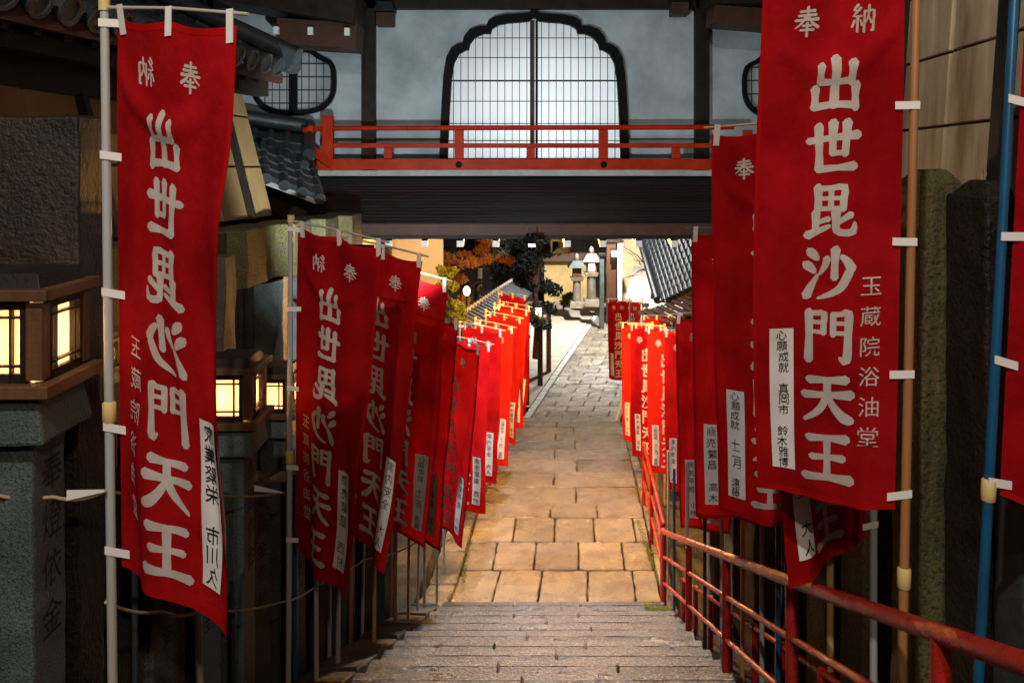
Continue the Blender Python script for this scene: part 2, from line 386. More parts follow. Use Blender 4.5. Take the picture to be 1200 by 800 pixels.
# ------------------------------------------------------------------ lettering
GLY = {
'出': [[(50,2,14),(50,48,11),(50,92,13)],[(20,16,13),(19,32,9),(21,46,11)],[(20,46,11),(50,47,9),(80,45,11)],[(81,12,14),(80,30,10),(80,50,11)],
      [(11,58,14),(12,76,10),(11,94,12)],[(9,94,12),(50,90,10),(88,93,12)],[(90,54,15),(89,76,10),(90,99,12)]],
'世': [[(2,36,11),(50,31,9),(98,27,15)],[(22,8,14),(24,60,10),(24,92,13)],[(24,91,12),(60,89,9),(92,87,15)],[(50,2,14),(50,35,10),(50,62,10)],[(76,2,14),(75,35,10),(74,64,10)],[(50,61,9),(75,60,9)]],
'毘': [[(25,3,13),(26,25,10),(26,47,11)],[(26,6,9),(50,5,8),(75,4,11),(74,25,10),(73,47,10)],[(26,25,7),(73,25,7)],[(26,45,8),(73,45,8)],[(50,6,9),(50,45,9)],
      [(22,53,13),(22,72,10),(22,90,10)],[(24,72,8),(46,65,9)],[(6,97,14),(24,90,10),(48,79,6)],[(60,52,14),(60,72,10),(62,88,11),(76,93,10),(93,91,12),(96,74,5)],[(62,74,8),(88,58,11)]],
'沙': [[(10,6,14),(18,12,14),(26,20,9)],[(2,32,14),(11,37,14),(20,46,9)],[(4,94,15),(12,78,12),(28,52,5)],[(62,2,14),(61,30,10),(61,58,11)],[(45,20,11),(42,34,9),(32,50,5)],[(75,16,8),(86,26,12),(94,40,15)],[(90,46,13),(74,76,12),(52,90,9),(28,99,4)]],
'門': [[(10,3,13),(11,50,11),(10,98,14)],[(10,6,9),(28,5,8),(42,5,10),(41,24,9),(41,44,9)],[(12,23,7),(41,23,7)],[(12,42,7),(41,42,7)],
      [(60,46,9),(60,24,9),(60,5,9)],[(60,6,8),(76,5,8),(90,4,13),(90,50,11),(89,90,13),(84,98,10),(74,90,5)],[(60,23,7),(89,23,7)],[(60,42,7),(89,42,7)]],
'天': [[(14,15,13),(50,12,9),(86,11,15)],[(4,46,13),(50,42,9),(96,41,16)],[(50,13,11),(49,44,11),(34,74,11),(4,97,6)],[(51,46,8),(66,70,12),(84,88,16),(97,93,13)]],
'王': [[(12,10,13),(50,8,9),(88,8,16)],[(18,49,11),(50,47,8),(82,47,13)],[(2,92,14),(50,88,10),(98,89,17)],[(50,8,12),(50,50,10),(50,89,12)]],
'奉': [[(20,16,9),(50,14,8),(80,13,11)],[(14,30,9),(50,28,8),(86,27,11)],[(3,46,9),(50,43,8),(97,42,12)],[(50,1,11),(50,44,9)],[(42,30,9),(28,54,8),(3,72,4)],[(56,32,7),(72,54,10),(98,69,12)],
      [(33,64,8),(68,63,9)],[(22,79,8),(50,77,8),(79,77,10)],[(50,54,10),(50,99,10)]],
'納': [[(25,3,10),(10,22,8),(30,24,7)],[(36,13,9),(8,44,7),(40,42,8)],[(24,45,9),(24,97,9)],[(13,58,8),(4,80,9)],[(35,56,6),(43,74,10)],[(53,24,10),(53,97,10)],[(53,25,8),(75,23,8),(95,22,10),(94,60,9),(93,93,10),(84,90,5)],[(73,3,10),(72,40,8),(59,66,5)],[(72,42,6),(87,64,10)]],
}
def ribbon(stroke, ox, oy, sx, sy, k=1.4):
    """returns list of (L, R) pairs in layout metres along a brush stroke"""
    pts = stroke; out = []
    n = len(pts); seq = []
    for i in range(n-1):
        p0 = pts[max(i-1, 0)]; p1 = pts[i]; p2 = pts[i+1]; p3 = pts[min(i+2, n-1)]
        ln = math.hypot((p2[0]-p1[0])*sx, (p2[1]-p1[1])*sy)/100; m_ = max(2, int(ln/.014))
        for j in range(m_ + (1 if i == n-2 else 0)):
            t = j/m_; c = []
            for a in range(3):
                v0, v1, v2, v3 = p0[a], p1[a], p2[a], p3[a]
                if a == 2: c.append(lerp(v1, v2, t)*(1-.12*math.sin(math.pi*t) if n == 2 else 1))
                else: c.append(.5*((2*v1)+(v2-v0)*t+(2*v0-5*v1+4*v2-v3)*t*t+(3*v1-v0-3*v2+v3)*t**3))
            seq.append(c)
    s_ = (sx+sy)/200
    q = [(ox+c[0]*sx/100, oy+c[1]*sy/100, c[2]*s_*k/2) for c in seq]
    def dirv(i):
        a = q[max(i-1, 0)]; b = q[min(i+1, len(q)-1)]; d = math.hypot(b[0]-a[0], b[1]-a[1]) or 1
        return (b[0]-a[0])/d, (b[1]-a[1])/d
    d0 = dirv(0); w = q[0][2]
    out.append(((q[0][0]-d0[0]*w*.9+d0[1]*w*.35, q[0][1]-d0[1]*w*.9-d0[0]*w*.35), (q[0][0]-d0[0]*w*.7-d0[1]*w*.4, q[0][1]-d0[1]*w*.7+d0[0]*w*.4)))
    for i, (x, y_, w) in enumerate(q):
        dx, dy = dirv(i); out.append(((x+dy*w, y_-dx*w), (x-dy*w, y_+dx*w)))
    d1 = dirv(len(q)-1); x, y_, w = q[-1]
    out.append(((x+d1[0]*w*.7+d1[1]*w*.45, y_+d1[1]*w*.7-d1[0]*w*.45), (x+d1[0]*w*.8-d1[1]*w*.35, y_+d1[1]*w*.8+d1[0]*w*.35)))
    return out
_fc = {}
def font_glyph(ch):
    if ch in _fc: return _fc[ch]
    cu = bpy.data.curves.new('t', 'FONT'); cu.body = ch; cu.size = 1; cu.resolution_u = 2; cu.offset = 0
    o = bpy.data.objects.new('t', cu); COL.objects.link(o)
    dg = bpy.context.evaluated_depsgraph_get(); dg.update(); me = o.evaluated_get(dg).to_mesh()
    vs = [(v.co.x, v.co.y) for v in me.vertices]; fs = [tuple(p.vertices) for p in me.polygons]
    if vs:
        x0 = min(v[0] for v in vs); x1 = max(v[0] for v in vs); y0 = min(v[1] for v in vs); y1 = max(v[1] for v in vs)
        s_ = max(x1-x0, y1-y0) or 1; cx = (x0+x1)/2; cy = (y0+y1)/2
        vs = [((x-cx)/s_, (cy-y_)/s_) for x, y_ in vs]
    o.evaluated_get(dg).to_mesh_clear()
    bpy.data.objects.remove(o); bpy.data.curves.remove(cu)
    _fc[ch] = (vs, fs); return _fc[ch]

# ------------------------------------------------------------------ banners
MAIN = '出世毘沙門天王'; SIDE = '玉蔵院浴油堂'
SLIPS = ['心願成就　真岡市　鈴木雅博', '家業繁栄　市川久', '商売繁盛　西村', '家内安全　大人', '心願成就　十二月　遠藤', '商売繁昌　高木', '病気平癒　小林', '家運隆盛　中山', '交通安全　山口', '学業成就　松本']
def banner(px, py, d, side_, a0, a1, label, polemat=PW, slip=0, cloth=RED, Wd=.55, H=1.8, droop=.07, curl=0, folds=1.0, seed=0,
           polex=None, ties=True, socket=False, detail=2, pole_top=.05, slipmat=SLIP, polebot=None, zbot=None, both=False, nocloth_ties=None, lean=0):
    r = random.Random(seed*13+5)
    top = P(px, py, d)                      # top corner of the cloth beside the pole
    g = G(d)
    base = Vector((top.x - side_*.035, top.y, g if zbot is None else zbot))
    t = thing('prayer_banner', label, 'banner', base, 'red prayer banners on poles beside the stairs')
    ph1, ph2, ph3 = r.uniform(0, 6), r.uniform(0, 6), r.uniform(0, 6)
    a0, a1 = R(a0), R(a1)
    def surf(u, v, off=0):
        def pos(u, v):
            a = lerp(a0, a1, min(1, v*1.0)); vv = v
            w = Wd*u*(1-.05*v*folds)
            x = side_*w*math.cos(a); y_ = -w*math.sin(a)
            n = Vector((side_*math.sin(a), math.cos(a), 0))*1
            amp = (.008+.022*v)*folds*min(1, u*3)
            f = amp*math.sin(u*7.5+ph1+1.5*v)+.007*folds*math.sin(u*15+ph2-v*4)*min(1, u*4) + .012*folds*math.sin(v*5+ph3)*u
            # gathers below the ties
            f += .012*math.exp(-v*9)*math.cos(u*math.pi*4)
            f += curl*u**3*v**1.5
            q_ = noise.noise(Vector((u*2.2+seed*7.3, v*3.2-u*1.2, seed*1.7)))*.038 + noise.noise(Vector((u*6+v*2.5, v*5-u*4, seed*2.9)))*.013
            f += q_*folds*min(1, u*4)*min(1, .35+v*2)
            f -= .024*folds*math.exp(-((v-.085-.10*(1-(2*u-1)**2))/.022)**2)*max(0, math.sin(math.pi*u))**.7
            sag = .018*math.sin(math.pi*((u*2) % 1))*math.exp(-v*14)
            z = -v*H-droop*u-sag - .012*math.sin(u*3.0)*v
            return Vector((x, y_, z))+n*f
        p = pos(u, v)
        if off:
            e = .004; du = pos(u+e, v)-p; dv = pos(u, v+e)-p; nn = du.cross(dv).normalized()
            p = p+nn*off
        return p + (top-base)
    nu, nv = (34, 80) if detail == 2 else (16, 30)
    m = M().grid(lambda u, v: surf(u, v), nu, nv); cl = m.build('cloth', cloth, t)
    if detail == 2:
        hm = M()
        for q in (.0012, -.0012):
            hm.grid(lambda u, v: surf(lerp(.972, .999, u), v, q), 2, 80); hm.grid(lambda u, v: surf(u, lerp(.988, .9995, v), q), 34, 2)
            hm.grid(lambda u, v: surf(u, lerp(.0005, .014, v), q), 34, 2)
        hm.build('hem', HEM, cl)
    # lettering, one mesh laid on both faces of the cloth
    k = 0
    def glyph(ch, cx, cy, w, h):            # cx, cy in fraction of front view; w, h metres
        nonlocal k
        lt = M()
        for st in GLY[ch]:
            rb = ribbon(st, cx*Wd-w/2, cy*H-h/2, w, h, 1.12 if ch in '奉納' else 1.36)
            k += 1; o_ = .0022+.0002*(k % 7)
            for sgn in (1, -1):
                vs = []
                for a, b in rb:
                    mid = ((a[0]+b[0])/2, (a[1]+b[1])/2)
                    for q in (a, mid, b): vs.append(surf(1-q[0]/Wd, q[1]/H, sgn*o_))
                fs = []
                for i in range(len(rb)-1):
                    for c in (0, 1): fs.append((3*i+c, 3*i+c+1, 3*i+c+4, 3*i+c+3))
                lt.add(vs, fs, True)
        lt.build('character', WHITEPRINT, cl)
    def fglyph(target, ch, cx, cy, s_, off, rot=0, sg=(1, -1)):
        vs, fs = font_glyph(ch)
        for sgn in sg:
            target.add([surf(1-(cx*Wd+x*s_)/Wd, (cy*H+y_*s_)/H, sgn*off) for x, y_ in vs], fs, True)
    for i, ch in enumerate(MAIN): glyph(ch, .53, .208+i*.1177, .158 if ch in '出世沙門' else .165, .172)
    glyph('奉', .31, .092, .082, .098); glyph('納', .70, .09, .08, .096)
    if detail == 2:
        for i, ch in enumerate(SIDE):
            lt = M(); fglyph(lt, ch, .81, .585+i*.056, .066, .0045); lt.build('character', WHITEPRINT, cl)
    # name slip
    sv0, sv1, sx0, sx1 = .668, .95, .115, .29
    for sgn in (1,):
        sm = M()
        for q in (1, -1): sm.grid(lambda u, v: surf(1-lerp(sx0, sx1, u), lerp(sv0, sv1, v), q*.0055), 6, 24)
        so_ = sm.build('name_slip', slipmat, t)
    txt = SLIPS[slip % len(SLIPS)]; n = len(txt); ink = M()
    for i, ch in enumerate(txt):
        if ch == '　': continue
        if detail == 2: ink = M()
        fglyph(ink, ch, (sx0+sx1)/2+r.uniform(-.01, .01), lerp(sv0, sv1, (i+.6)/(n+.2)), min(.056, .47/n), .0085)
        if detail == 2: ink.build('character', INK, so_)
    if detail != 2: ink.build('writing', INK, so_)['kind'] = 'stuff'
    # pole, crossbar, ties
    L0 = Vector((0, 0, 0)) if polebot is None else Vector((0, 0, polebot)); tp = top-base
    ptop = Vector((0, 0, tp.z+pole_top))
    pr = .0155
    pole = M().tube([L0, (0, 0, 1.25+r.uniform(-.1, .1)), ptop], [pr, pr, pr*.9], 12).build('pole', polemat, t)
    jz = nocloth_ties or (tp.z-H*.72)
    M().tube([(0, 0, jz-.035), (0, 0, jz-.03), (0, 0, jz+.03), (0, 0, jz+.035)], [.017, .022, .022, .017], 12).build('joint', JOINT, pole)
    M().tube([ptop-Vector((0, 0, .03)), ptop+Vector((0, 0, .012))], [.019, .019], 10).build('pole_cap', JOINT if polemat is PW else polemat, pole)
    e = surf(1, 0); st = Vector((0, 0, tp.z+pole_top-.02)); en = Vector((e.x+side_*.04, e.y-.02, e.z+.03))
    M().tube([st - (en-st)*.03, (st+en)/2+Vector((0, 0, .008)), en], [.007, .006, .006], 8).build('crossbar', polemat if polemat is not PDK else PW, t)
    tr = M(); 
    def tie(p_, q_, w=.028, axis=None):
        d_ = (q_-p_); ax = axis or Vector((side_*math.cos(a0), -math.sin(a0), 0)); ax = ax.normalized()*w/2
        nn = d_.cross(ax).normalized()*.0016
        return M().add([p_-ax-nn, p_+ax-nn, q_+ax-nn, q_-ax-nn, p_-ax+nn, p_+ax+nn, q_+ax+nn, q_-ax+nn], [(0, 1, 2, 3), (7, 6, 5, 4), (0, 4, 5, 1), (1, 5, 6, 2), (2, 6, 7, 3), (3, 7, 4, 0)])
    nrm = Vector((0, -.007, 0))
    if ties:
        for u in (.06, .5, .96):
            c = surf(u, 0)+nrm; b = st.lerp(en, min(1, max(0, (c.x-st.x)/(en.x-st.x))))
            a_ = tie(c+Vector((0, 0, -.05)), b+nrm*1.3+Vector((0, 0, .012)))
            a_.build('tie', TIE, t)
        for v in (.0, .245, .495, .74, .965):
            c = surf(.02, v)+nrm+Vector((0, 0, -.02 if v else -.02)); q = Vector((0, -.019, c.z+r.uniform(-.005, .02)))
            tie(Vector((-side_*.012, -.018, q.z)), c+Vector((side_*.02, 0, 0)), .026, Vector((0, 0, 1))).build('tie', TIE, t)
    if lean:
        t.rotation_euler = (0, R(lean), 0); t.location.x -= math.tan(R(lean))*(top.z-base.z)
    if socket:
        M().tube([(0, 0, -.02), (0, 0, .42)], .026, 12).build('socket', RAILRED, t)
    return t

L_ = [
 (135, 20, 2.80, 32, 31, 'nearest banner on the left, large red cloth on a white pole with mirrored writing', PW, 1),
 (348, 265, 4.80, 24, 46, 'second banner of the left row, on a white pole beside the smaller lit lantern', PW, 2),
 (405, 283, 5.40, 22, 46, 'third red banner in the left row, half covered by the second one', PW, 3),
 (446, 313, 6.25, 24, 44, 'dark red banner in the left row whose top reaches the yellow green shrub', PY, 4),
 (470, 360, 7.25, 26, 46, 'shadowed dark red banner in the left row with a darkened name slip', PBR, 5),
 (503, 392, 8.3, 26, 40, 'red banner at the left head of the landing with a bright white slip', PW, 6),
]
for i, (px, py, d, a0, a1, lb, pm, sl) in enumerate(L_):
    banner(px, py, d, 1, a0, a1, lb, pm, sl, seed=i+1, lean=-.7 if i == 0 else .3, droop=.08 if i < 1 else .1, curl=-.04,
           slipmat=SLIP if i != 4 else mat('dark_slip', (.35, .24, .12), .8, .1))  # darker brown variant of the paper slip
L2 = [
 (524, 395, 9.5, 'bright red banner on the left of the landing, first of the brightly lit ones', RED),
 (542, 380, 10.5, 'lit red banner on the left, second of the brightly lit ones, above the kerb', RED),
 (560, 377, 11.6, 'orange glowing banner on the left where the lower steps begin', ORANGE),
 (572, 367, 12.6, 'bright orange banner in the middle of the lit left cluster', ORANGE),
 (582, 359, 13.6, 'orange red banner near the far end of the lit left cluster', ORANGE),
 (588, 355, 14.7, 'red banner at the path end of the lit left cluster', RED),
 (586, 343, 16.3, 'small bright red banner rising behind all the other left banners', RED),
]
for i, (px, py, d, lb, cm) in enumerate(L2):
    banner(px, py, d, 1, 22, 34, lb, PW, i+2, cloth=cm, seed=20+i, detail=1, Wd=.52)

banner(1062, -39, 2.83, -1, 5, -30, 'nearest banner on the right, large and fully legible, on an orange brown pole', PBR, 0, seed=41, curl=.06, droop=.03, socket=True, folds=.8, Wd=.478, lean=1.2, nocloth_ties=.93)
banner(1014, 128, 3.6, -1, 30, 34, 'mostly hidden right banner with only its foot hanging over the red rail', PW, 3, seed=42, socket=True)
banner(964, 150, 3.86, -1, -22, -25, 'deep red banner at right with a yellow crossbar, partly behind the largest right banner', PY, 4, seed=43, Wd=.5, droop=.02, socket=True)
banner(916, 272, 5.25, -1, -18, -22, 'dark red banner standing behind the yellow crossbar one, in front of the eave end', PBL, 5, seed=44, socket=True, droop=.02)
banner(868, 368, 7.0, -1, -26, -32, 'dim narrow looking banner between the dark right banners and the lit cluster', PDK, 6, seed=45, socket=True)
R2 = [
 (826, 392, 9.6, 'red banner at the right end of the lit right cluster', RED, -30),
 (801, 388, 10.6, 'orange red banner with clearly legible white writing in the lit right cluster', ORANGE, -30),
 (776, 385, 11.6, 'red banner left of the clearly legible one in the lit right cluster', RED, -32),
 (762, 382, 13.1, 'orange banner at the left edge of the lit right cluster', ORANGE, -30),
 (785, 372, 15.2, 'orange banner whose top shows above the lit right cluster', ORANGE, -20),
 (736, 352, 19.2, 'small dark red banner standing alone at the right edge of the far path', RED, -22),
 (751, 353, 20.4, 'orange banner just behind the lone dark red banner of the far path', ORANGE, -20),
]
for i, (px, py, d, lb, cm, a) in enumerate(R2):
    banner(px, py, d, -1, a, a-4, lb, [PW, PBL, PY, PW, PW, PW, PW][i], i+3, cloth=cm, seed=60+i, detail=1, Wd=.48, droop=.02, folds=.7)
# banner seen from behind at the right frame edge, on a blue pole
tb = banner(1204, -40, 2.62, 1, 20, 24, 'backlit dark red banner on a blue pole at the right edge of the picture', PBL, 7, seed=70, Wd=.5, H=1.62, nocloth_ties=1.22, droop=.1, lean=3)

# bare poles
def pole(x0, y0, x1, y1, d, m, label, r=.014, joint=None):
    a = P(x0, y0, d); b = P(x1, y1, d); t = thing('banner_pole', label, 'pole', b, 'bare poles among the banners')
    M().tube([Vector(), (a-b)], r, 10).build('shaft', m, t)
    if joint: p = (a-b)*joint; M().tube([p-Vector((0, 0, .03)), p+Vector((0, 0, .03))], r*1.35, 10).build('joint', JOINT, t)
pole(233, 716, 238, 960, 3.55, PW, 'short white pole below the nearest left banner', .013)
pole(157, 560, 159, 900, 3.3, PDK, 'black stake just right of the nearest white pole', .012)
pole(272, 680, 276, 900, 4.1, PDK, 'black stake between the first two left banners', .011)
pole(370, 640, 371, 845, 4.95, PW, 'white pole under the foot of the second left banner')
pole(427, 600, 424, 770, 6.6, PW, 'thin white pole under the third left banner', .012)
pole(480, 560, 478, 735, 7.4, PBR, 'brown pole between white ones under the dark left banners', .012)
pole(492, 580, 489, 722, 8.0, PW, 'white pole beside the kerb of the landing', .012)
for i, (x, yb, d, m, lb) in enumerate([(826, 780, 6.3, PDK, 'black pole behind the third rail post'), (870, 770, 5.6, PY, 'yellowish pole behind the rail, under the dark right banner'), (893, 790, 4.9, PW, 'pale pole right of the third rail post, behind the rails'),
        (912, 800, 4.5, PBL, 'blue pole behind the rail, right of the pale one'), (805, 740, 7.2, PW, 'white pole just behind the second rail post'), (790, 700, 8.2, PBL, 'blue pole behind the head of the rail'), (783, 650, 9.3, PW, 'white pole under the lit right cluster'), (846, 770, 6.0, PW, 'slim white pole seen between the second and third rail posts'), (386, 790, 5.8, PW, 'white pole between the feet of the second and third left banners'), (411, 775, 6.4, PBR, 'brown pole just right of the foot of the third left banner'), (438, 750, 7.0, PW, 'white pole below the fourth left banner'), (458, 740, 7.6, PBR, 'brown pole below the shadowed left banner'), (512, 715, 8.7, PW, 'white pole at the head of the landing on the left'), (346, 820, 5.1, PBL, 'dark blue pole right of the second banner pole')]):
    b = P(x, yb, d); b.z = G(d); a = b+Vector((0, 0, 1.5 if x > 600 else 1.35)); t = thing('banner_pole', lb, 'pole', b, 'bare poles among the banners')
    M().tube([Vector(), a-b], .014, 10).build('shaft', m, t)

# ------------------------------------------------------------------ right red handrail
hr = thing('red_handrail', 'red painted steel handrail with three rails going down the right side of the stairs', 'handrail', (1.25, 5, G(5)))
def hx(y): return 1.012+.063*y
def off(p): return Vector(p)-Vector((1.25, 5, G(5)))
yp = [.9, 2.3, 3.82, 5.38, 7.03, 8.8]
for y in yp:
    g = G(y) - .03
    M().tube([off((hx(y), y, g)), off((hx(y), y, g+.84))], .027, 16).build('post', RAILRED, hr)
    M().tube([off((hx(y), y, g)), off((hx(y), y, g+.05))], [.06, .05], 16).build('post_foot', RAILRED, hr)
for hgt, rr in ((.855, .027), (.6, .0165), (.33, .0165)):
    z = lambda y: G(y)-.03+hgt
    M().tube([off((hx(-1), -1, z(-1))), off((hx(4), 4, z(4))), off((hx(8.8), 8.8, z(8.8))), off((hx(8.84), 8.86, z(8.8)-.005))], rr, 14).build('rail', RAILRED, hr)
hl = thing('landing_handrail', 'level red handrail continuing along the right side of the landing below the lit banners', 'handrail', (1.7, 10, 0))
def rx(y): return right(y)+.02
for y in (9.1, 10.4, 11.6):
    M().tube([(rx(y)-1.7, y-10, -.02), (rx(y)-1.7, y-10, .84)], .024, 12).build('post', RAILRED, hl)
for hgt in (.84, .6, .33):
    M().tube([(rx(8.95)-1.7, -1.05, hgt), (rx(11.6)-1.7, 1.6, hgt)], .019, 12).build('rail', ORANGE if 0 else RAILRED, hl)
# back frame that carries the banner poles
bf = thing('pole_rack', 'low red steel rack behind the handrail that holds the banner poles', 'rack', (1.4, 5, G(5)))
def rf(y): return hx(y)+.16
for y in (2.6, 3.3, 3.9, 4.6, 5.3, 6.1, 6.9, 7.7, 8.5):
    M().tube([(rf(y)-1.4, y-5, G(y)-G(5)-.05), (rf(y)-1.4, y-5, G(y)-G(5)+.42)], .021, 12).build('post', RAILRED, bf)
M().tube([(rf(1.5)-1.4, -3.5, G(1.5)-G(5)+.40), (rf(8.5)-1.4, 3.5, G(8.5)-G(5)+.40)], .014, 10).build('rail', RAILRED, bf)

# ------------------------------------------------------------------ left: lanterns on inscribed pillars, stone posts
def stone_box(w, d, h, t=1.0, name='stone', m=PILLAR, parent=None, loc=(0, 0, 0), rot=0, seed=0, amp=.006):
    bm = bmesh.new(); bmesh.ops.create_cube(bm, size=1)
    for v in bm.verts:
        k = t if v.co.z > 0 else 1
        v.co = Vector((v.co.x*w*k, v.co.y*d*k, (v.co.z+.5)*h))
    bmesh.ops.subdivide_edges(bm, edges=[e for e in bm.edges if abs(e.verts[0].co.z-e.verts[1].co.z) > h*.5], cuts=max(2, int(h/.12)), use_grid_fill=True)
    bmesh.ops.subdivide_edges(bm, edges=[e for e in bm.edges if abs(e.verts[0].co.z-e.verts[1].co.z) < .01], cuts=2, use_grid_fill=True)
    for v in bm.verts:
        n = noise.noise_vector(v.co*7+Vector((seed*3.1, seed, 0)))
        v.co += n*amp
    me = bpy.data.meshes.new(name); bm.to_mesh(me); bm.free(); me.materials.append(m)
    o = put(me, name, parent, loc, rot); bvl(o, .012); return o
def carve(parent, text, o, ax, ay, size, pitch, m, name='inscription'):
    # raised and dark cut characters on a pillar face: o is the top centre, ax across, ay downward
    o, ax, ay = Vector(o), Vector(ax).normalized(), Vector(ay).normalized(); nn = ay.cross(ax).normalized()
    for i, ch in enumerate(text):
        vs, fs = font_glyph(ch); mm = M()
        mm.add([o+ax*(x*size)+ay*(y_*size+i*pitch)+nn*.004 for x, y_ in vs], fs); mm.build('carved_character', m, parent)
def lantern(px, py, d, rot, label, s=1.0, power=8):
    # py is the centre of the lit windows
    c = P(px, py, d); g = G(d)
    t = thing('stone_lantern', label, 'stone lantern', (c.x, c.y, g), 'lit lanterns on stone pillars in the left row', rot)
    zc = c.z-g; hb = .29*s; wb = .34*s
    stone_box(.23*s, .23*s, zc-hb/2-.2*s, .95, 'pillar', PILLAR, t, (0, 0, 0), seed=px)
    stone_box(.36*s, .36*s, .15*s, .86, 'neck', PILLAR, t, (0, 0, zc-hb/2-.2*s), seed=px+1)
    carve(t, '奉燈依金', (.113*s, 0, zc-hb/2-.34*s), (0, 1, 0), (0, 0, -1), .13*s, .17*s, CARVE)
    bx = M(); z0 = zc-hb/2; z1 = zc+hb/2
    M().box((0, 0, z0-.014), (wb+.07, wb+.07, .04)).build('base_board', LWOOD, t, .004)
    M().box((0, 0, z1+.012), (wb+.05, wb+.05, .035)).build('top_board', LWOOD, t, .004)
    for sx in (-1, 1):
        for sy in (-1, 1): M().box((sx*(wb/2-.025), sy*(wb/2-.025), zc), (.05, .05, hb-.03)).build('corner_post', LWOOD, t, .003)
    for k in range(4):
        a = k*math.pi/2; rm = Matrix.Rotation(a, 3, 'Z')
        def q(x, y_, z): return rm @ Vector((x, y_, z))
        w2 = wb/2-.05; f = M()
        for x0, z0_, x1, z1_, th in ((-w2, zc-hb/2+.02, w2, zc-hb/2+.02, .03), (-w2, zc+hb/2-.02, w2, zc+hb/2-.02, .03), (-w2+.008, zc-hb/2, -w2+.008, zc+hb/2, .02), (w2-.008, zc-hb/2, w2-.008, zc+hb/2, .02),
                                   (-w2, zc+hb*.28, w2, zc+hb*.28, .007), (-w2, zc-hb*.28, w2, zc-hb*.28, .007), (-w2*.55, zc-hb/2, -w2*.55, zc+hb/2, .007), (w2*.55, zc-hb/2, w2*.55, zc+hb/2, .007)):
            f.bar(q(x0, -wb/2+.012, z0_), q(x1, -wb/2+.012, z1_), .02, th, up=rm @ Vector((1, 0, 0)) if abs(x0-x1) < 1e-6 else Vector((0, 0, 1)))
        pan = M().add([q(-w2, -wb/2+.03, zc-hb/2), q(w2, -wb/2+.03, zc-hb/2), q(w2, -wb/2+.03, zc+hb/2), q(-w2, -wb/2+.03, zc+hb/2),
                       q(-w2, -wb/2+.034, zc-hb/2), q(w2, -wb/2+.034, zc-hb/2), q(w2, -wb/2+.034, zc+hb/2), q(-w2, -wb/2+.034, zc+hb/2)],
                      [(0, 1, 2, 3), (7, 6, 5, 4), (0, 4, 5, 1), (1, 5, 6, 2), (2, 6, 7, 3), (3, 7, 4, 0)]).build('paper_window', GLOWW, t)
        f.build('window_frame', DWOOD, pan)
    M().box((0, 0, z1+.05), (wb-.02, wb-.02, .05), top=.9).build('lid', DWOOD, t, .004)
    lamp('lantern_lamp', (c.x, c.y, c.z-.03), power*2.4, (1, .62, .3), 'POINT', .035)
lantern(22, 390, 2.77, R(1), 'large lit wooden lantern on an inscribed pillar at the left edge, nearest the camera', .92, 5)
lantern(271, 458, 4.75, R(1), 'lit wooden lantern between the first two left banners', .92, 5)
lantern(324, 458, 6.4, R(0), 'lit lantern peeking out right beside the pole of the second left banner', .9, 5)
lantern(115, 415, 7.6, R(0), 'distant lit lantern showing between the nearest white pole and its cloth', .8, 5)

ppos = [(-8, 640, 2.55, .1, 'thin pale stone post at the left bottom corner'), (195, 600, 3.9, .26, 'broad greenish stone post beneath the nearest left banner'), (250, 560, 4.3, .2, 'brown weathered stone post left of the second banner pole'),
        (310, 590, 5.3, .2, 'stone post directly behind the second banner pole'), (352, 600, 5.7, .2, 'stone post right of the second banner pole'), (385, 620, 6.2, .17, 'narrow stone post under the second left banner'),
        (414, 600, 6.9, .17, 'stone post under the third left banner'), (440, 590, 7.5, .17, 'stone post left of the dark pole group'), (462, 580, 8.1, .17, 'last stone post before the landing on the left')]
for i, (x, yt, d, w, lb) in enumerate(ppos):
    p = P(x, yt, d); g = G(d)-.3
    t = thing('stone_post', lb, 'stone post', (p.x-.1, d, g), 'inscribed stone posts of the left fence', R(-8-3*i))
    stone_box(w, w, 1.35+.3, .95, 'post_stone', PILLAR if i % 2 == 0 else PILLARD, t, seed=i+40)
    carve(t, '奉納金壱封', (w*.5-.006, 0, 1.5), (0, 1, 0), (0, 0, -1), .1, .15, CARVE)
for i, (x, yt, d, w, h, m, lb) in enumerate([(15, 138, 3.25, .62, 1.4, SLABM, 'large dark weathered stone slab behind the nearest lantern'), (318, 316, 7.3, .26, 1.6, PILLAR, 'speckled grey stone pillar rising above the second lantern'), (250, 300, 4.9, .2, 1.2, PILLARD, 'dark stone pillar hidden behind the nearest banner')]):
    p = P(x, yt, d); t = thing('stone_slab', lb, 'stone', (p.x, d, G(d)-.1))
    stone_box(w, .22, p.z-G(d)+.1, .97, 'slab', m, t, seed=120+i, amp=.015)
# twine lines
def twine(pts, lb, r=.006, m=TWINE):
    b = Vector(pts[0]); seq = []
    for a, c in zip(pts, pts[1:]):
        for k in range(7):
            t_ = k/7; q = Vector(a).lerp(Vector(c), t_); q.z -= .018*math.sin(math.pi*t_); seq.append(q-b)
    seq.append(Vector(pts[-1])-b)
    o = M().tube(seq, r, 8).build('twine', m); o.location = b; tag(o, lb, 'rope', 'twine tied between the poles of the left row')
twine([P(-40, 570, 2.6), P(62, 582, 2.75), P(124, 575, 2.78), P(240, 578, 3.9), P(333, 577, 4.8)], 'upper twine strung from the left frame edge to the second banner pole')
twine([P(124, 705, 2.79), P(190, 716, 3.1), P(234, 716, 3.5), P(331, 705, 4.8), P(372, 685, 4.95)], 'lower twine crossing the stone posts below the nearest left banner')
twine([P(372, 685, 4.95), P(427, 655, 6.0), P(480, 640, 7.0), P(500, 622, 8.0)], 'twine running down from pole to pole beside the kerb')
